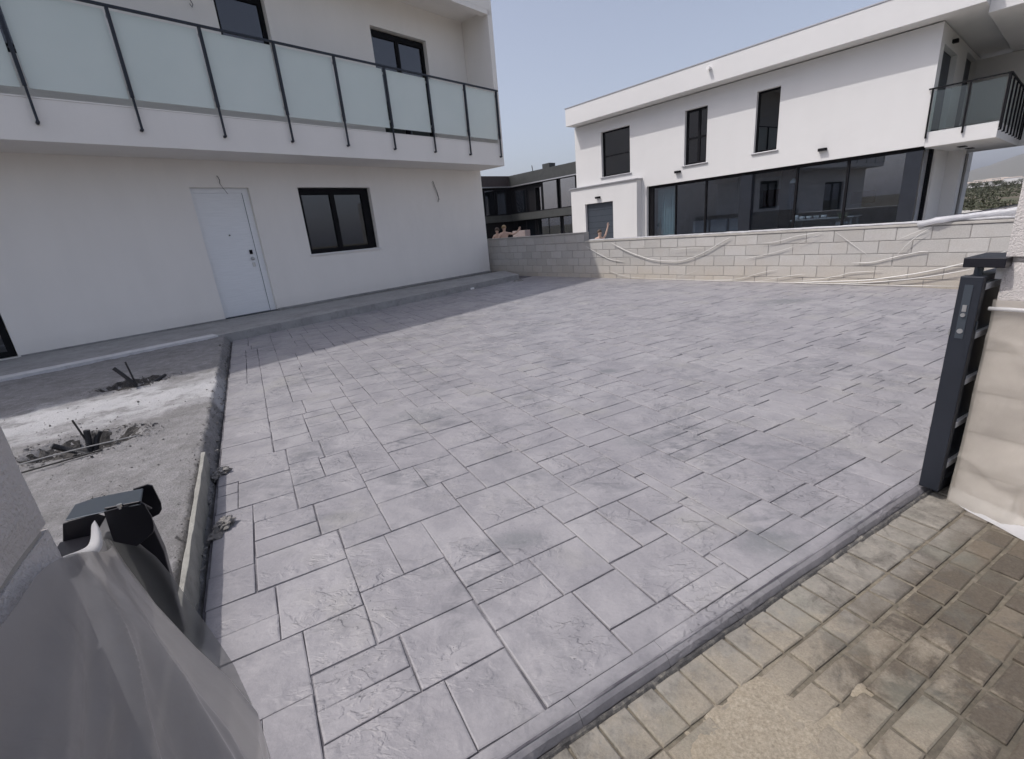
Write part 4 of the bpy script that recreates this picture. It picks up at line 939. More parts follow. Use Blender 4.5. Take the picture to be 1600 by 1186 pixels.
for i, cpts in enumerate(CORDS):
    P_ = [WL.P(s, 0.028+0.012*(i % 3), max(z, 0.02)) for s, z in cpts]
    dense = []
    for k in range(len(P_)-1):
        a, b, c_, d_ = P_[max(k-1, 0)], P_[k], P_[k+1], P_[min(k+2, len(P_)-1)]
        for j in range(6):
            t = j/6; dense.append(0.5*((2*b)+(c_-a)*t+(2*a-5*b+4*c_-d_)*t*t+(3*b-a-3*c_+d_)*t**3))
    dense.append(P_[-1]); th = [0.012, 0.015, 0.006, 0.009, 0.010, 0.007, 0.007, 0.008, 0.010, 0.012, 0.017, 0.013, 0.009, 0.007, 0.006, 0.008, 0.008, 0.010][i]
    rad = [th*0.62*(0.30+0.65*min(1, min(j, len(dense)-1-j)/4))*(1+0.25*noise.noise(Vector((j*.5, i, 0)))) for j in range(len(dense))]
    names = ['short film strand drooping at the shaded left part of the block wall', 'widest U shaped film strand sagging on the left half of the block wall', 'thin flat film strand crossing the big U shaped strand', 'short rising film strand on the second course left of the middle', 'film strand rising to the coping left of the middle of the block wall', 'short steep film strand just below the coping near the wall middle', 'film strand falling to the right from the coping near the wall middle', 'upper of two strands meeting the coping at the film bundle', 'lower steep strand meeting the coping at the film bundle', 'S shaped film strand in the middle course right of the wall middle', 'thickest long film strand rising to the right behind the gate', 'second long film strand just under the thickest one, ending behind the gate', 'thin film strand low on the wall starting beside the two long strands', 'small drooping film strand near the foot of the wall at left', 'tiny rising film strand near the foot of the wall below the big U', 'low rising film strand near the wall foot left of the middle', 'low short film strand near the wall foot at the middle', 'film strand lying along the foot of the block wall']
    o = G().tube(dense, rad, 7).build('film_strand', M['white_plastic'], None, smooth=True)
    tag(o, names[i], 'plastic strand', 'plastic film strands hanging on the block wall')

# ================================================================== STREET WALLS beside the gateway
FL = Frame(ST.P(-0.30, 0, 0), (NX, NY), (CX, CY))       # s = p, d = +t
FR = Frame(ST.P(2.88, 0, 0), (NX, NY), (-CX, -CY))      # s = p, d = -t
lw = thing('left_gate_pillar', 'rough rendered block wall end at the left edge, half wrapped in grey film', 'wall', tuple(FL.P(0, -0.15, 0)))
rw = thing('right_gate_pillar', 'pale block wall end at the right edge wrapped in cream film below', 'wall', tuple(FR.P(0, -0.15, 0)))
lw.name = 'gate_pillar'; rw.name = 'gate_pillar'
G().box(FL, -0.772, 1.3, -0.30, -0.009, -0.1, 1.98).build('mortar', M['mortar'], lw)
G().box(FR, -0.772, 1.3, -0.30, -0.009, -0.1, 1.98).build('mortar', M['mortar'], rw)
def rough_blocks(F, parent, rows, mat, s0=-0.79, s1=1.3, L=0.44, D=0.05, seed=0):
    for i in range(len(rows)-1):
        z0, z1 = rows[i], rows[i+1]; s = s0+(0 if i % 2 else -0.22)
        
        while s < s1:
            a, b = max(s, s0), min(s+L, s1)
            if b-a > 0.04:
                g = G(); n = max(2, int((b-a)/0.035)); k = max(2, int((z1-z0)/0.035)); j = 0.004
                for u in range(n+1):
                    for w in range(k+1):
                        ed = u in (0, n) or w in (0, k)
                        q = F.P(a+j+(b-a-2*j)*u/n, 0, z0+j+(z1-z0-2*j)*w/k)
                        g.v.append(q+F.n*((-0.007 if ed else 0.0)+0.0022*noise.fractal(q*26, 1, 2, 4)))
                base = len(g.v)
                for u in range(n):
                    for w in range(k): g.f.append((u*(k+1)+w, (u+1)*(k+1)+w, (u+1)*(k+1)+w+1, u*(k+1)+w+1))
                # returns at the four edges
                loop = [u*(k+1) for u in range(n+1)]+[n*(k+1)+w for w in range(1, k+1)]+[u*(k+1)+k for u in range(n-1, -1, -1)]+[w for w in range(k-1, 0, -1)]
                for q in loop: g.v.append(g.v[q]-F.n*D)
                m = len(loop)
                for q in range(m): g.f.append((loop[q], loop[(q+1) % m], base+(q+1) % m, base+q))
                g.build('block', mat, parent, weld=False)
            s += L
rows = [-0.09, 0.115, 0.32, 0.525, 0.73, 0.925, 1.128, 1.335, 1.54, 1.75, 1.98]
rough_blocks(FL, lw, rows, M['render_rough']); rough_blocks(FR, rw, rows, M['render_rough'])
for F, par in ((FL, lw), (FR, rw)):
    g = G(); g.box(F, -0.79, -0.776, -0.30, -0.055, -0.1, 1.98); g.build('wall_end', M['render_rough'], par)
    G().box(F, -0.82, 1.32, -0.33, 0.03, 1.982, 2.03).build('coping', M['patio'], par, bevel=0.006)
# pale smoother render coat on top of the right wall end
g = G().box(FR, -0.785, 1.3, 0.003, 0.009, 1.150, 1.975); g.build('render_coat', M['render_rough'], rw, bevel=0.002)

# ---- film wrapped round the left pillar ------------------------------------------------
def sheet(path, rows_, fn, thick=0.0):
    g = G(); n = len(path)
    for j, z in enumerate(rows_):
        for i, q in enumerate(path): g.v.append(fn(q, z, i/(n-1), j/(len(rows_)-1)))
    for j in range(len(rows_)-1):
        for i in range(n-1): g.f.append((j*n+i, j*n+i+1, (j+1)*n+i+1, (j+1)*n+i))
    return g
# offset of the film from the wall face at its far corner, by height
def prof(tab, z):
    for (a, b), (c_, d_) in zip(tab[:-1], tab[1:]):
        if c_ <= z <= a: return b+(d_-b)*(a-z)/(a-c_)
    return tab[0][1] if z > tab[0][0] else tab[-1][1]
main_z = [(1.115, 0.006), (1.05, 0.010), (0.99, 0.018), (0.90, 0.036), (0.79, 0.066), (0.70, 0.096), (0.60, 0.119), (0.47, 0.115), (0.3, 0.13), (0.1, 0.16), (-0.06, 0.19)]
veil_z = [(1.085, 0.020), (1.049, 0.040), (0.992, 0.060), (0.897, 0.080), (0.794, 0.098), (0.705, 0.112), (0.60, 0.118)]
NP = 300
def film_left(q, v):
    if q < 0.84: f_ = q/0.84; p = 1.0-1.86*f_; a = 0
    else: f_ = 1; a = (q-0.84)/0.16*math.pi*0.60; p = -0.86-0.045*math.sin(a)
    zt = 1.122-0.088*max(0, min(1, (-0.66-p)/0.19))**1.5+0.006*noise.noise(Vector((p*7, 3, 0)))
    z = zt-v*(zt+0.055)
    if q < 0.84: dd = 0.010+(prof(main_z, z)-0.004)*(0.25+0.75*f_**1.6)
    else: dd = 0.010+prof(main_z, z)*math.cos(a)-0.02*(1-math.cos(a))
    ang = math.atan2(p+0.87, max(0.02, 1.10-z)); R_ = math.hypot(p+0.87, 1.10-z)
    w1 = ang*9.5+1.5*noise.noise(Vector((p*2.0, z*1.6, 2))); w2 = ang*23+2.6*noise.noise(Vector((p*3.4, z*2.6, 8)))
    ridge = lambda w, k: (1.06-math.sqrt(math.sin(w)**2+0.012))**k
    amp = 0.5+0.9*max(0, noise.noise(Vector((ang*2.3, 1, 1)))+0.35)
    fold = (0.024*amp*ridge(w1*0.72, 1.25)+0.0045*ridge(w2*0.8, 1.6))*min(1.3, R_*2.6)
    fold += 0.016*max(0, 0.45+noise.noise(Vector((p*2.4, z*1.7, 4))))+0.010*ridge(z*7+p*5+2.5*noise.noise(Vector((p*3, z*3, 5))), 4)*min(1, R_*2)
    ed = 1.0 if q < 0.79 else max(0.0, 1-(q-0.79)/0.055)
    return FL.P(p, dd+fold*min(1, v*9)*ed*(1 if q < 0.84 else 0), z)
g = G(); NR = 170
for j in range(NR+1):
    for i in range(NP+1): g.v.append(film_left(i/NP, j/NR))
for j in range(NR):
    for i in range(NP): g.f.append((j*(NP+1)+i, j*(NP+1)+i+1, (j+1)*(NP+1)+i+1, (j+1)*(NP+1)+i))
o = g.build('plastic_film', M['film_grey'], None, smooth=True, weld=False, recalc=False)
tag(o, 'big translucent grey film gathered round the left pillar in the near corner', 'plastic film')
# thin single layer stretched over the bracket, behind the corner of the main sheet
g = G(); n, k = 44, 70
for j in range(k+1):
    z = 1.072-0.50*j/k; t0 = -0.300+prof(main_z, z)*0.55; t1 = -0.300+prof(veil_z, z)
    for i in range(n+1):
        u = i/n; v = j/k
        t = t0+(t1-t0)*u; p = -0.888-0.022*math.sin(u*math.pi*0.9)-0.003*math.sin(v*16+u*4)*(1-v)
        g.v.append(ST.P(t, p, z-0.020*u*(1-v)+0.002*math.sin(v*22+u*3)*(1-v)))
for j in range(k):
    for i in range(n): g.f.append((j*(n+1)+i, j*(n+1)+i+1, (j+1)*(n+1)+i+1, (j+1)*(n+1)+i))
o = g.build('film_veil', M['film_thin'], None, smooth=True, weld=False); tag(o, 'thin see-through film draped over the black gate bracket', 'plastic film')
# bright lip where the film is folded back
outer = [(-0.273, 1.099), (-0.271, 1.086), (-0.272, 1.074), (-0.275, 1.057), (-0.281, 1.049), (-0.288, 1.045), (-0.303, 1.043), (-0.324, 1.046)]
inner = [(-0.275, 1.0985), (-0.278, 1.088), (-0.281, 1.079), (-0.285, 1.071), (-0.289, 1.068), (-0.294, 1.066), (-0.305, 1.065), (-0.318, 1.064)]
g = G(); n = 6
for a_, b_ in zip(outer, inner):
    for i in range(n+1):
        u = i/n; g.v.append(ST.P(a_[0]+(b_[0]-a_[0])*u, -0.828+0.012*u-0.006*math.sin(u*math.pi), a_[1]+(b_[1]-a_[1])*u))
for j in range(len(outer)-1):
    for i in range(n): g.f.append((j*(n+1)+i, j*(n+1)+i+1, (j+1)*(n+1)+i+1, (j+1)*(n+1)+i))
o = g.build('film_lip', M['film_white'], None, smooth=True, weld=False); sd_ = o.modifiers.new('s', 'SUBSURF'); sd_.levels = 1; sd_.render_levels = 1
tag(o, 'white folded film lip between the left pillar and the black bracket', 'plastic film')

# ---- gate receiver bracket on the left pillar -----------------------------------------
br = thing('gate_bracket', 'black steel gate receiver bracket bolted to the left pillar', 'bracket', tuple(ST.P(-0.28, -0.86, 1.05)))
def plate(pts, th, name, mat, F=None):
    P_ = [ST.P(*q) for q in pts]; nrm = (P_[1]-P_[0]).cross(P_[2]-P_[0]).normalized()
    return G().prism(P_, nrm*th).build(name, M[mat], br, bevel=0.0015)
plate([(-0.325, -0.885, 1.088), (-0.272, -0.872, 1.090), (-0.226, -0.860, 1.091), (-0.232, -0.925, 1.091), (-0.30, -0.945, 1.089), (-0.326, -0.94, 1.088)], 0.004, 'top_plate', 'grey_steel')
# guide cheeks, plates with clipped corners
def cheek(p, pts, name):
    G().prism([ST.P(t, p, z) for t, z in pts], tuple(-ST.n*0.004)).build(name, M['black_steel'], br, bevel=0.001)
cheek(-0.865, [(-0.272, 1.093), (-0.227, 1.0925), (-0.2225, 1.088), (-0.219, 1.062), (-0.2205, 1.046), (-0.2235, 1.036), (-0.230, 1.031), (-0.250, 1.020), (-0.275, 1.040)], 'cheek_plate')
cheek(-0.937, [(-0.248, 1.089), (-0.228, 1.0905), (-0.2215, 1.086), (-0.2185, 1.050), (-0.2205, 1.038), (-0.226, 1.031), (-0.238, 1.028), (-0.250, 1.035)], 'cheek_plate')
plate([(-0.273, -0.872, 1.094), (-0.225, -0.861, 1.094), (-0.223, -0.90, 1.060), (-0.262, -0.905, 1.060)], 0.003, 'web_plate', 'black_steel')
plate([(-0.338, -0.886, 1.052), (-0.329, -0.886, 1.084), (-0.285, -0.876, 1.088), (-0.275, -0.874, 1.080), (-0.300, -0.880, 1.050), (-0.330, -0.886, 1.035)], 0.004, 'arm_plate', 'black_steel')
for t in (-0.252,): G().tube([ST.P(t, -0.868, 1.09), ST.P(t, -0.868, 1.0975)], 0.0035, 8).build('bolt', M['silver'], br)
G().box(ST, -0.34, -0.30, -0.886, -0.79, 1.04, 1.055).build('mount_plate', M['black_steel'], br)
G().prism([ST.P(t, -0.932, z) for t, z in ((-0.300, 1.03), (-0.235, 1.03), (-0.232, 0.97), (-0.244, 0.80), (-0.252, 0.79), (-0.278, 0.86), (-0.305, 0.96))], tuple(ST.n*0.02)).build('receiver_channel', M['black_steel'], br, bevel=0.002)

# ---- film on the right wall --------------------------------------------------------------
def film_right(q, z, u, v):
    p = -0.79+2.0*q; low = max(0, min(1, (0.32-z)/0.34))
    dd = 0.012+0.014*noise.noise(Vector((p*3, z*3, 11)))+0.006*noise.noise(Vector((p*9, z*8, 3)))+0.010*(1-abs(math.sin(z*6.5+p*2.0+2*noise.noise(Vector((p*3, z*2, 9))))))**4
    fold = 0.030*noise.fractal(Vector((p*4.5-z*3, z*4.0+p*1.5, 6)), 1, 2, 3)+0.02*math.sin(12*z+7*p)
    dd += low*(0.03+0.06*min(1, q*6)+abs(fold)*1.6*min(1, q*9)) 
    if z > 0.86: dd += 0.016*(z-0.86)/0.08*(0.5+0.5*noise.noise(Vector((p*8, 0, 0))))
    return FR.P(p, max(0.005, dd), z)
rows_ = [0.965-1.02*(j/90) for j in range(91)]
g = sheet([i/160 for i in range(161)], rows_, film_right)
# wrap round the wall end
for j, z in enumerate(rows_): pass
n0 = len(g.v)
for j, z in enumerate(rows_):
    low = max(0, min(1, (0.32-z)/0.34)); base = g.v[j*161]
    for k in range(1, 9): g.v.append(base+(ST.P(2.88+0.035*k, -0.797-0.003*math.sin(k), z)-base)*(k/8) if k == 8 else base.lerp(ST.P(3.16, -0.797, z), k/8))
for j in range(90):
    for k in range(8):
        a = j*161 if k == 0 else n0+j*8+k-1; b = n0+j*8+k; c_ = (j+1)*161 if k == 0 else n0+(j+1)*8+k-1; d_ = n0+(j+1)*8+k
        g.f.append((a, b, d_, c_))
o = g.build('plastic_film', M['film_cream'], None, smooth=True, weld=False, recalc=False)
tag(o, 'cream see-through film wrapped over the blocks of the right gate pillar', 'plastic film')
g = G().tube([FR.P(-0.80+0.09*k, 0.020+0.008*noise.noise(Vector((k*1.3, 0, 0))), 0.925+0.012*noise.noise(Vector((k*.9, 5, 0)))) for k in range(24)], 0.009, 8)
o = g.build('film_rolled_edge', M['film_white'], None, smooth=True); tag(o, 'rolled top edge of the cream film on the right gate pillar', 'plastic film')
# skirt of film spreading on the paving
g = G(); n, k = 70, 14
for i in range(n+1):
    for j in range(k+1):
        u, v = i/n, j/k; p = -0.79+1.7*u
        w_ = (0.015+0.09*min(1, u*5))*v*(1+0.25*noise.noise(Vector((u*9, 1, 0))))
        z = 0.06*(1-v)**2-0.048+0.012*abs(noise.fractal(Vector((p*16, w_*14, 4)), 1, 2, 3))
        g.v.append(FR.P(p, 0.06*min(1, u*6)+0.02+w_, z))
for i in range(n):
    for j in range(k): g.f.append((i*(k+1)+j, (i+1)*(k+1)+j, (i+1)*(k+1)+j+1, i*(k+1)+j+1))
o = g.build('film_skirt', M['film_white'], None, smooth=True, weld=False); tag(o, 'crumpled white film hem lying on the pavers at the foot of the right pillar', 'plastic film')

# ================================================================== SLIDING GATE
gt = thing('sliding_gate', 'anthracite sliding gate slid back behind the right pillar, lock edge showing', 'gate', tuple(ST.P(4.4, -0.86, 0)))
gfm = G().box(ST, 2.795, 2.835, -0.895, -0.820, 0.0, 1.07).box(ST, 2.836, 6.2, -0.885, -0.829, 1.035, 1.07).box(ST, 2.836, 6.2, -0.885, -0.829, 0.0, 0.05).box(ST, 6.16, 6.2, -0.885, -0.829, 0.051, 1.034)
G().box(ST, 2.795, 2.838, -0.898, -0.817, 0.0, 1.072).build('end_post', M['anthracite'], gt, bevel=0.004)
gfm = G().box(ST, 2.839, 6.2, -0.885, -0.829, 1.045, 1.07).box(ST, 2.839, 6.2, -0.885, -0.829, 0.0, 0.03).box(ST, 6.16, 6.2, -0.885, -0.829, 0.031, 1.044)
gfm.build('frame', M['anthracite'], gt, weld=False)
zs = [0.03, 0.125, 0.345, 0.570, 0.795, 1.020]
for a, b in zip(zs[:-1], zs[1:]): G().box(ST, 2.839, 6.159, -0.872, -0.838, a+0.014, b-0.012).build('slat', M['anthracite'], gt, bevel=0.003)
for z in zs[1:]: G().box(ST, 2.839, 6.159, -0.868, -0.822, z-0.014, z+0.016).build('silver_strip', M['strip'], gt, bevel=0.002)
lk = G().box(ST, 2.7925, 2.7945, -0.876, -0.846, 0.79, 1.035).build('lock_plate', M['grey_steel'], gt)
G().box(ST, 2.789, 2.7922, -0.868, -0.853, 0.915, 0.945).build('latch', M['silver'], lk)
G().tube([ST.P(2.7922, -0.86, 0.90), ST.P(2.784, -0.86, 0.90)], 0.009, 10).build('latch_bolt', M['silver'], lk)
G().tube([ST.P(2.7922, -0.86, 0.825), ST.P(2.788, -0.86, 0.825)], 0.011, 12).build('keyhole', M['silver'], lk)
G().box(ST, 2.812, 2.822, -0.8165, -0.812, 0.83, 0.87).build('key_slot', M['grey_steel'], gt)
G().box(ST, 2.789, 2.7948, -0.9, -0.894, 0.80, 0.83).build('strike', M['silver'], gt)
gb = thing('gate_guide', 'black steel guide box over the top of the gate beside the right pillar', 'bracket', tuple(ST.P(2.95, -0.82, 1.12)))
G().box(ST, 2.815, 3.05, -0.905, -0.765, 1.108, 1.150).build('guide_box', M['black_steel'], gb, bevel=0.003)
G().tube([ST.P(2.86, -0.86, 1.072), ST.P(2.86, -0.86, 1.107)], 0.016, 12).build('roller', M['grey_steel'], gb)
G().box(ST, 2.90, 2.93, -0.815, -0.785, 1.05, 1.107).build('nylon_block', M['white_paint'], gb, bevel=0.003)
G().box(ST, 2.88, 9.0, -0.879, -0.842, -0.048, -0.006).build('floor_track', M['anthracite'], gt)

# ================================================================== formwork, conduits, small things
g = G(); n = 50; vs = []
for i in range(n+1):
    p = -3.70+2.75*i/n; w = 0.004*noise.noise(Vector((p*5, 0, 0))); h = 0.158+0.004*noise.noise(Vector((p*9, 3, 0))); t = -0.552+0.030*(i/n)
    vs += [ST.P(t+0.022+w, p, -0.02), ST.P(t+0.022+w, p, h), ST.P(t-w, p, h+0.002), ST.P(t-w, p, -0.02)]
g.add(vs, [(i*4+k, i*4+(k+1) % 4, (i+1)*4+(k+1) % 4, (i+1)*4+k) for i in range(n) for k in range(4)]+[(0, 1, 2, 3), (n*4+3, n*4+2, n*4+1, n*4)])
o = g.build('formwork_board', M['board'], None, weld=False, bevel=0.002); tag(o, 'cement caked formwork board on edge along the left side of the drive', 'board')
def pipe(name, pts, r, label, cat='conduit', grp=None, mt='black_pipe', corr=False):
    P_ = [ST.P(*q) for q in pts]; D_ = []
    for k in range(len(P_)-1):
        a, b, c_, d_ = P_[max(k-1, 0)], P_[k], P_[k+1], P_[min(k+2, len(P_)-1)]
        for j in range(14):
            t = j/14; D_.append(0.5*((2*b)+(c_-a)*t+(2*a-5*b+4*c_-d_)*t*t+(3*b-a-3*c_+d_)*t**3))
    D_.append(P_[-1])
    rs = [r*(1+0.09*(i % 2)) for i in range(len(D_))] if corr else r
    o = G().tube(D_, rs, 10).build(name, M[mt], None, smooth=not corr); tag(o, label, cat, grp); return o
pipe('conduit', [(-1.50, -6.49, 0.385), (-1.43, -6.5, 0.27), (-1.385, -6.51, 0.18), (-1.36, -6.53, 0.05)], 0.019, 'bent black conduit rising from the farther cable pit', corr=True)
pipe('cable', [(-1.385, -6.50, 0.43), (-1.37, -6.51, 0.25), (-1.355, -6.52, 0.05)], 0.009, 'thin black cable standing up from the farther cable pit', 'cable')
pipe('conduit', [(-1.33, -6.53, 0.09), (-1.22, -6.66, 0.12), (-1.12, -6.80, 0.15)], 0.017, 'black conduit lying along the right rim of the farther cable pit', corr=True)
pipe('conduit', [(-1.375, -4.67, 0.235), (-1.385, -4.67, 0.16), (-1.40, -4.66, 0.05)], 0.021, 'upright black conduit stub in the middle of the nearer cable pit', corr=True)
pipe('conduit', [(-1.305, -4.69, 0.20), (-1.34, -4.68, 0.14), (-1.37, -4.67, 0.05)], 0.019, 'black conduit leaning right out of the nearer cable pit', corr=True)
pipe('conduit', [(-1.58, -4.60, 0.19), (-1.52, -4.62, 0.135), (-1.44, -4.60, 0.09), (-1.38, -4.55, 0.07)], 0.020, 'black conduit leaning left out of the nearer cable pit', corr=True)
pipe('rebar', [(-1.43, -4.66, 0.34), (-1.405, -4.66, 0.2), (-1.38, -4.66, 0.06)], 0.007, 'thin dark rod rising behind the conduits of the nearer pit', 'rod', mt='cable_dark')
pipe('rebar', [(-1.86, -4.40, 0.15), (-1.5, -4.46, 0.158), (-1.05, -4.52, 0.145)], 0.0045, 'pale thin rod lying across the nearer cable pit', 'rod', mt='rod')
pipe('rebar', [(-1.95, -4.22, 0.135), (-1.6, -4.28, 0.14), (-1.25, -4.40, 0.13)], 0.006, 'dark rod lying on the near rim of the nearer cable pit', 'rod', mt='cable_dark')
o = G().box(Frame((-0.85, 12.78), az(0.9), az(0.9+math.pi/2)), -0.06, 0.06, -0.03, 0.03, 0.0, 0.05).build('white_block', M['white_paint'], None, bevel=0.008)
tag(o, 'small white block lying on the shaded drive beside the terrace step', 'block')
# drip cement crumbs at the far end of the terrace
o = G().ball((0.45, 13.85, 0.0), 0.12, 14, 8, (1.3, 1.0, 0.35)); 
for v in o.v: v += Vector((0.02, 0.02, 0.015))*noise.noise(v*14)
o = o.build('mortar_heap', M['rubble'], None, smooth=False); tag(o, 'little heap of brown mortar where the terrace meets the block wall', 'rubble')

# ================================================================== PEOPLE behind the wall
def person(label, root, facing, J, hairm, loc_h, extra=None, shorts='shorts', grp=None):
    """J: joint name -> (x right, y forward, z up) in metres relative to root"""
    t = thing('person', label, 'person', tuple(root))
    rz = facing; c_, s_ = math.cos(rz), math.sin(rz)
    W = lambda q: Vector((q[0]*c_-q[1]*s_, q[0]*s_+q[1]*c_, q[2]))
    names = list(J['pts'].keys()); idx = {n: i for i, n in enumerate(names)}
    vs = [W(J['pts'][n][:3]) for n in names]; rad = [J['pts'][n][3] for n in names]
    ed = [(idx[a], idx[b]) for a, b in J['edges']]
    for hn, (hd, sx) in J['hands'].items():      # five fingers
        h = Vector(J['pts'][hn][:3]); d = Vector(hd).normalized(); sd = d.cross(Vector((0, 1, 0.01))).normalized()*sx
        for k, (o_, L) in enumerate(((-0.030, 0.055), (-0.012, 0.078), (0.006, 0.084), (0.024, 0.075), (0.038, 0.058))):
            b = h+sd*o_+d*0.03*(0.2 if k == 0 else 1); m_ = b+d*L*0.55+(sd*-0.02 if k == 0 else Vector()); e = m_+d*L*0.45+Vector((0, 0.012, 0))
            i0 = len(vs); vs += [W(b), W(m_), W(e)]; rad += [0.010, 0.0085, 0.007]; ed += [(idx[hn], i0), (i0, i0+1), (i0+1, i0+2)]
    me = bpy.data.meshes.new('body'); me.from_pydata([tuple(v) for v in vs], ed, []); me.materials.append(M['skin'])
    b = bpy.data.objects.new('body', me); COL.objects.link(b); b.parent = t
    sk = b.modifiers.new('skin', 'SKIN'); sk.use_smooth_shade = True
    me.skin_vertices[0].data[0].use_root = True
    for i, r in enumerate(rad): me.skin_vertices[0].data[i].radius = (r, r)
    su = b.modifiers.new('sub', 'SUBSURF'); su.levels = 1; su.render_levels = 2
    hd = W(J['pts']['head'][:3]); fw_ = W((0, 1, 0)); rt = W((1, 0, 0)); O = Vector(root)
    g = G(); g.ball(O+hd+Vector((0, 0, 0.030))-fw_*0.028, 0.100, 18, 12, (0.92, 0.98, 0.98))
    g.build('hair', M[hairm], t, smooth=True)
    for sx in (-1, 1): G().ball(O+hd+fw_*0.088+rt*0.032*sx+Vector((0, 0, 0.004)), 0.011, 8, 6).build('eye', M['eye'], t, smooth=True)
    G().ball(O+hd+fw_*0.094+Vector((0, 0, -0.02)), 0.016, 8, 6, (0.8, 1, 1.3)).build('nose', M['skin'], t, smooth=True)
    G().ball(O+hd+fw_*0.084+Vector((0, 0, -0.052)), 0.018, 8, 6, (1.2, 0.6, 0.35)).build('mouth', M['lip'], t, smooth=True)
    if shorts:
        pv = O+W(J['pts']['pelvis'][:3]); g = G(); g.ball(pv, 0.165, 16, 10, (1.1, 0.95, 0.85))
        for sx in ('l', 'r'):
            a_, k_ = O+W(J['pts']['hip_'+sx][:3]), O+W(J['pts']['knee_'+sx][:3]); g.tube([a_, a_.lerp(k_, 0.55)], [0.115, 0.098], 12)
        g.build('swim_shorts', M[shorts], t, smooth=True)
    return t
def joints(pose, k=1.0):
    p = dict(pelvis=(0, 0, .12, .125), spine=(0, -.01, .28, .112), chest=(0, -.01, .44, .128), neck=(0, 0, .575, .052), jaw=(0, .022, .655, .064), head=(0, .018, .735, .088), crown=(0, .0, .80, .070))
    for n, sx in (('l', -1), ('r', 1)):
        p['sh_'+n] = (.165*sx, -.01, .505, .055); p['hip_'+n] = (.095*sx, .02, .09, .085)
    p.update(pose)
    for q in p: p[q] = tuple(c_*k for c_ in p[q])
    e = [('pelvis', 'spine'), ('spine', 'chest'), ('chest', 'neck'), ('neck', 'jaw'), ('jaw', 'head'), ('head', 'crown')]
    for n in 'lr': e += [('chest', 'sh_'+n), ('sh_'+n, 'elbow_'+n), ('elbow_'+n, 'wrist_'+n), ('wrist_'+n, 'hand_'+n), ('pelvis', 'hip_'+n), ('hip_'+n, 'knee_'+n), ('knee_'+n, 'ankle_'+n), ('ankle_'+n, 'toe_'+n)]
    return p, e
sit = dict(knee_l=(-.15, .46, .30, .058), knee_r=(.15, .46, .30, .058), ankle_l=(-.15, .62, .06, .04), ankle_r=(.15, .62, .06, .04), toe_l=(-.16, .78, .03, .03), toe_r=(.16, .78, .03, .03))
z_ = lambda d_: d_
# waving bather (seen from the front; +x is to the right in the picture when facing the camera is mirrored)
pw = dict(sit); pw.update(elbow_l=(-.24, .04, .62, .042), wrist_l=(-.33, .05, .90, .030), hand_l=(-.345, .05, .985, .030), elbow_r=(.33, .04, .30, .042), wrist_r=(.50, .10, .40, .030), hand_r=(.56, .12, .46, .030))
p_, e_ = joints(pw)
person('bare chested person with one arm raised high in front of the dark door', (4.05, 19.62, 0.27), math.pi+0.20, dict(pts=p_, edges=e_, hands={'hand_l': ((-.15, 0, 1), -1), 'hand_r': ((.6, .2, .6), 1)}), 'hair', 0)
stand = dict(hip_l=(-.095, .0, .04, .085), hip_r=(.095, .0, .04, .085), knee_l=(-.11, .05, -.36, .055), knee_r=(.11, .04, -.36, .055), ankle_l=(-.12, 0, -.75, .038), ankle_r=(.12, 0, -.75, .038), toe_l=(-.13, .15, -.79, .03), toe_r=(.13, .15, -.79, .03))
p2 = dict(stand); p2.update(elbow_l=(-.40, .20, .44, .042), wrist_l=(-.58, .28, .56, .030), hand_l=(-.64, .29, .63, .030), elbow_r=(.30, .06, .28, .042), wrist_r=(.32, .18, .05, .030), hand_r=(.32, .2, -.03, .030))
p_, e_ = joints(p2, 0.92)
person('bare shouldered person with light hair reaching one arm out above the left wall', (0.24, 20.0, 0.84), math.pi+0.05, dict(pts=p_, edges=e_, hands={'hand_l': ((-.5, .1, .7), -1), 'hand_r': ((0, .2, -1), 1)}), 'hair_fair', 0)
p3 = dict(stand); p3.update(elbow_l=(-.26, .1, .26, .042), wrist_l=(-.14, .25, .16, .030), hand_l=(-.08, .28, .16, .030), elbow_r=(.28, .05, .26, .042), wrist_r=(.34, .18, .10, .030), hand_r=(.35, .22, .04, .030))
p_, e_ = joints(p3, 0.88)
person('dark haired bather standing at the far left just behind the light haired one', (-0.05, 20.7, 0.80), math.pi-0.2, dict(pts=p_, edges=e_, hands={'hand_l': ((.7, .2, 0), -1), 'hand_r': ((0, .2, -1), 1)}), 'hair', 0)

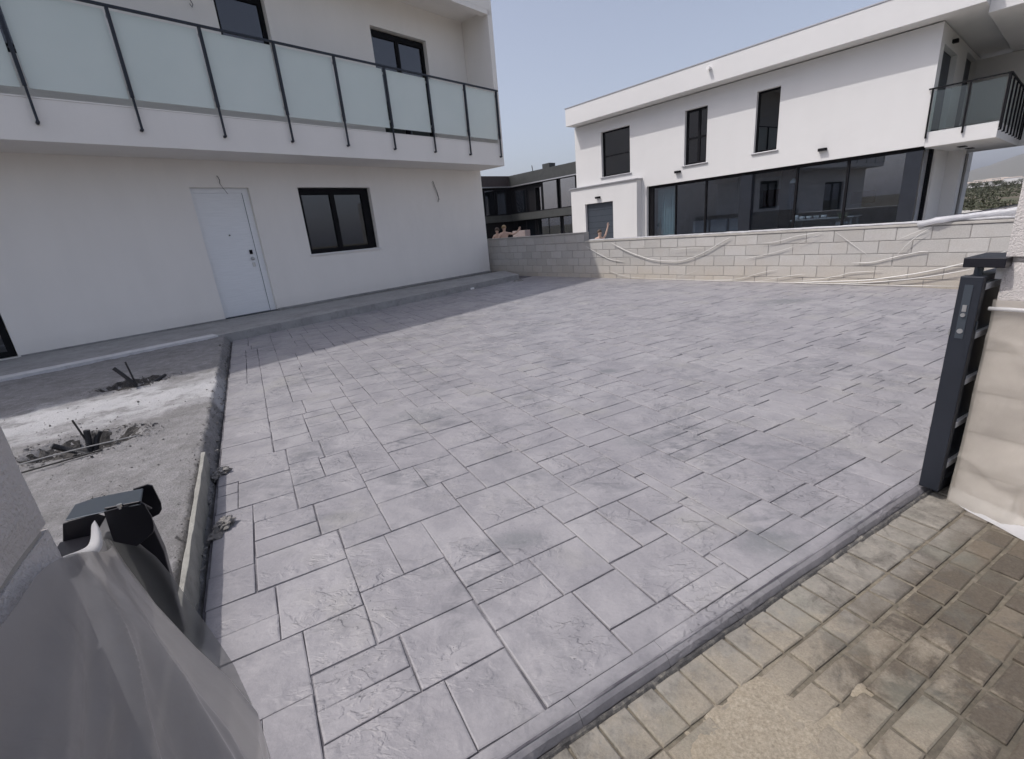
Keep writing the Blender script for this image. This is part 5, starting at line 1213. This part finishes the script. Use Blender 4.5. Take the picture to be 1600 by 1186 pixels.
# ================================================================== FAR LANDSCAPE on the right
g = G(); vs = []; n = 160
for i in range(n+1):
    a = math.radians(30+70*i/n); h = 120+24*max(-3, min(12, math.degrees(a)-43.5))+22*noise.fractal(Vector((i*0.12, 2, 0)), 1, 2, 6)
    for (D, k) in ((4200, 0), (4600, 0.35), (5100, 0.8), (5600, 1.0), (6400, 0.7)): vs.append(Vector((D*math.sin(a), D*math.cos(a), -1+h*k*(1+0.05*noise.noise(Vector((i*.3, D*.01, 0)))))))
g.add(vs, [(i*5+k, (i+1)*5+k, (i+1)*5+k+1, i*5+k+1) for i in range(n) for k in range(4)])
M['hill'] = simple('dry_hills', (0.13, 0.12, 0.09), 1.0, var=0.3)
struct(g, 'hills', M['hill'], smooth=True, weld=False)
def tree(x, y, h, spread, seed, label, grp='trees in the fields'):
    r_ = random.Random(seed); t = thing('tree', label, 'tree', (x, y, -0.09), grp)
    base = Vector((x, y, -0.09)); g = G(); tip = base+Vector((r_.uniform(-.2, .2), r_.uniform(-.2, .2), h*0.55)); g.tube([base, base.lerp(tip, .5)+Vector((.08, 0, 0)), tip], [h*.05, h*.038, h*.022], 7)
    cl = []
    for k in range(6):
        a = r_.uniform(0, 6.28); e = base+Vector((math.cos(a)*spread*.6, math.sin(a)*spread*.6, h*r_.uniform(.55, .9))); g.tube([tip.lerp(base, r_.uniform(.1, .5)), e], [h*.018, h*.006], 5); cl.append(e)
    g.build('trunk', M['bark'], t, smooth=True)
    g = G()
    for c_ in cl+[tip+Vector((0, 0, h*.25))]:
        for _ in range(110):
            d_ = Vector((r_.gauss(0, 1), r_.gauss(0, 1), r_.gauss(0, .8))).normalized()*spread*0.45*r_.random()**.4
            q = c_+d_; a = Vector((r_.uniform(-1, 1), r_.uniform(-1, 1), r_.uniform(-1, 1))).normalized()*h*.035; b = a.cross(d_+Vector((.01, 0, 0))).normalized()*h*.03
            g.add([q-a, q+b, q+a, q-b], [(0, 1, 2, 3)])
    g.build('crown', M['tree_leaf'], t, weld=False); return t
M['bark'] = simple('bark', (0.09, 0.07, 0.05), 0.9); M['tree_leaf'] = simple('olive_leaf', (0.045, 0.05, 0.028), 0.8, var=0.45)
tl = [(48.6, 70, 3.4), (50.2, 88, 3.8), (49.3, 104, 4.5), (51.3, 62, 2.6), (50.8, 120, 4.6), (48.2, 140, 5.2), (51.9, 96, 3.2), (47.6, 84, 3.0), (49.8, 58, 2.2), (52.4, 132, 4.6)]
tlab = ['rounded olive tree in the fields left of the middle', 'broad olive tree in the middle distance of the fields', 'taller olive tree behind the lowest one in the fields', 'low olive tree toward the right of the fields', 'tall far olive tree right of the middle of the fields', 'tallest and farthest olive tree in the fields', 'medium olive tree near the right pillar edge', 'leftmost olive tree beside the modern house', 'lowest and nearest olive tree in the fields', 'rightmost far olive tree by the pillar']
AZM = lambda dg: 43.6+(dg-47.6)*0.70
for i, (dg, D, h) in enumerate(tl):
    dg = AZM(dg); D *= 3.2; h *= 0.75
    tree(D*math.sin(R(dg)), D*math.cos(R(dg)), h, h*.75, 50+i, tlab[i])
g = G(); rg = random.Random(3)
for _ in range(6500):
    D = 34+520*rg.random()**1.3; a = R(rg.uniform(41, 52)); q = Vector((D*math.sin(a), D*math.cos(a), -0.09)); s = rg.uniform(.06, .24)*(1+D/110)
    if noise.noise(q*0.04) < -0.05 and D > 60: continue
    for _ in range(5):
        c_ = q+Vector((rg.uniform(-s, s), rg.uniform(-s, s), rg.uniform(.0, s*.65))); u = Vector((rg.uniform(-1, 1), rg.uniform(-1, 1), rg.uniform(-.2, 1))).normalized()*s*.4; w = u.cross(Vector((rg.uniform(-1, 1), rg.uniform(-1, 1), .3))).normalized()*s*.3
        g.add([c_-u, c_+w, c_+u, c_-w], [(0, 1, 2, 3)])
o = g.build('scrub', M['tree_leaf'], None, weld=False, kind='stuff'); tag(o, 'dry green and brown scrub covering the fields at the far right', 'scrub')
tw = [(47.8, 620, 16, 6), (48.5, 660, 22, 5), (49.1, 600, 14, 7), (49.6, 700, 34, 6), (50.3, 640, 18, 8), (50.9, 720, 40, 6), (51.5, 610, 16, 7), (52.1, 680, 26, 6), (48.2, 420, 12, 4), (50.0, 380, 10, 4)]
lab = ['white town house at the left end of the distant row', 'second white house from the left in the distant row', 'small white house in the distant row left of the long one', 'long white building in the left half of the distant row', 'tallest white house near the middle of the distant row', 'longest white building in the distant row at far right', 'white house right of the longest distant building', 'white building at the right end of the distant row', 'small white farmhouse nearer than the distant row, at left', 'small white farmhouse nearest of all in the fields']
M['tiles'] = simple('pale_roof_tiles', (0.42, 0.36, 0.31), 0.9)
for i, (dg, D, w, h) in enumerate(tw):
    dg = AZM(dg); D *= 1.3
    c_ = (D*math.sin(R(dg)), D*math.cos(R(dg))); F = Frame(c_, az(R(dg)+math.pi/2), (-math.sin(R(dg)), -math.cos(R(dg))))
    t = thing('town_house', lab[i], 'house', (c_[0], c_[1], -0.09), 'white houses of the distant town')
    G().box(F, -w/2, w/2, -8, 0, -0.09, h).build('wall', M['plaster_far'], t)
    G().prism([F.P(-w/2-.3, 0.4, h+.01), F.P(-w/2-.3, -8.4, h+.01), F.P(-w/2-.3, -4, h+0.8)], tuple(F.ax*(w+.6))).build('roof', M['tiles'], t)
    for k in range(int(w//5)): G().box(F, -w/2+1.6+k*4.6, -w/2+3.0+k*4.6, 0.0, 0.06, 1.4, 3.0).build('window', M['black_frame'], t)

# ================================================================== AIR
hz = G().box(Frame((0, 0), (1, 0), (0, 1)), -6800, 7200, -7000, 7200, -2.6, 460).build('haze', bpy.data.materials.new('haze'), None, kind='stuff')
hm = hz.data.materials[0]; hm.use_nodes = True; hn = hm.node_tree; hn.nodes.clear()
vo = hn.nodes.new('ShaderNodeVolumePrincipled'); vo.inputs['Density'].default_value = 0.00009; vo.inputs['Color'].default_value = (0.82, 0.87, 1.0, 1)
vo.inputs['Anisotropy'].default_value = 0.2
oo = hn.nodes.new('ShaderNodeOutputMaterial'); hn.links.new(vo.outputs[0], oo.inputs['Volume'])
hz['label'] = 'thin bluish haze in the air towards the distant hills'; hz['category'] = 'haze'
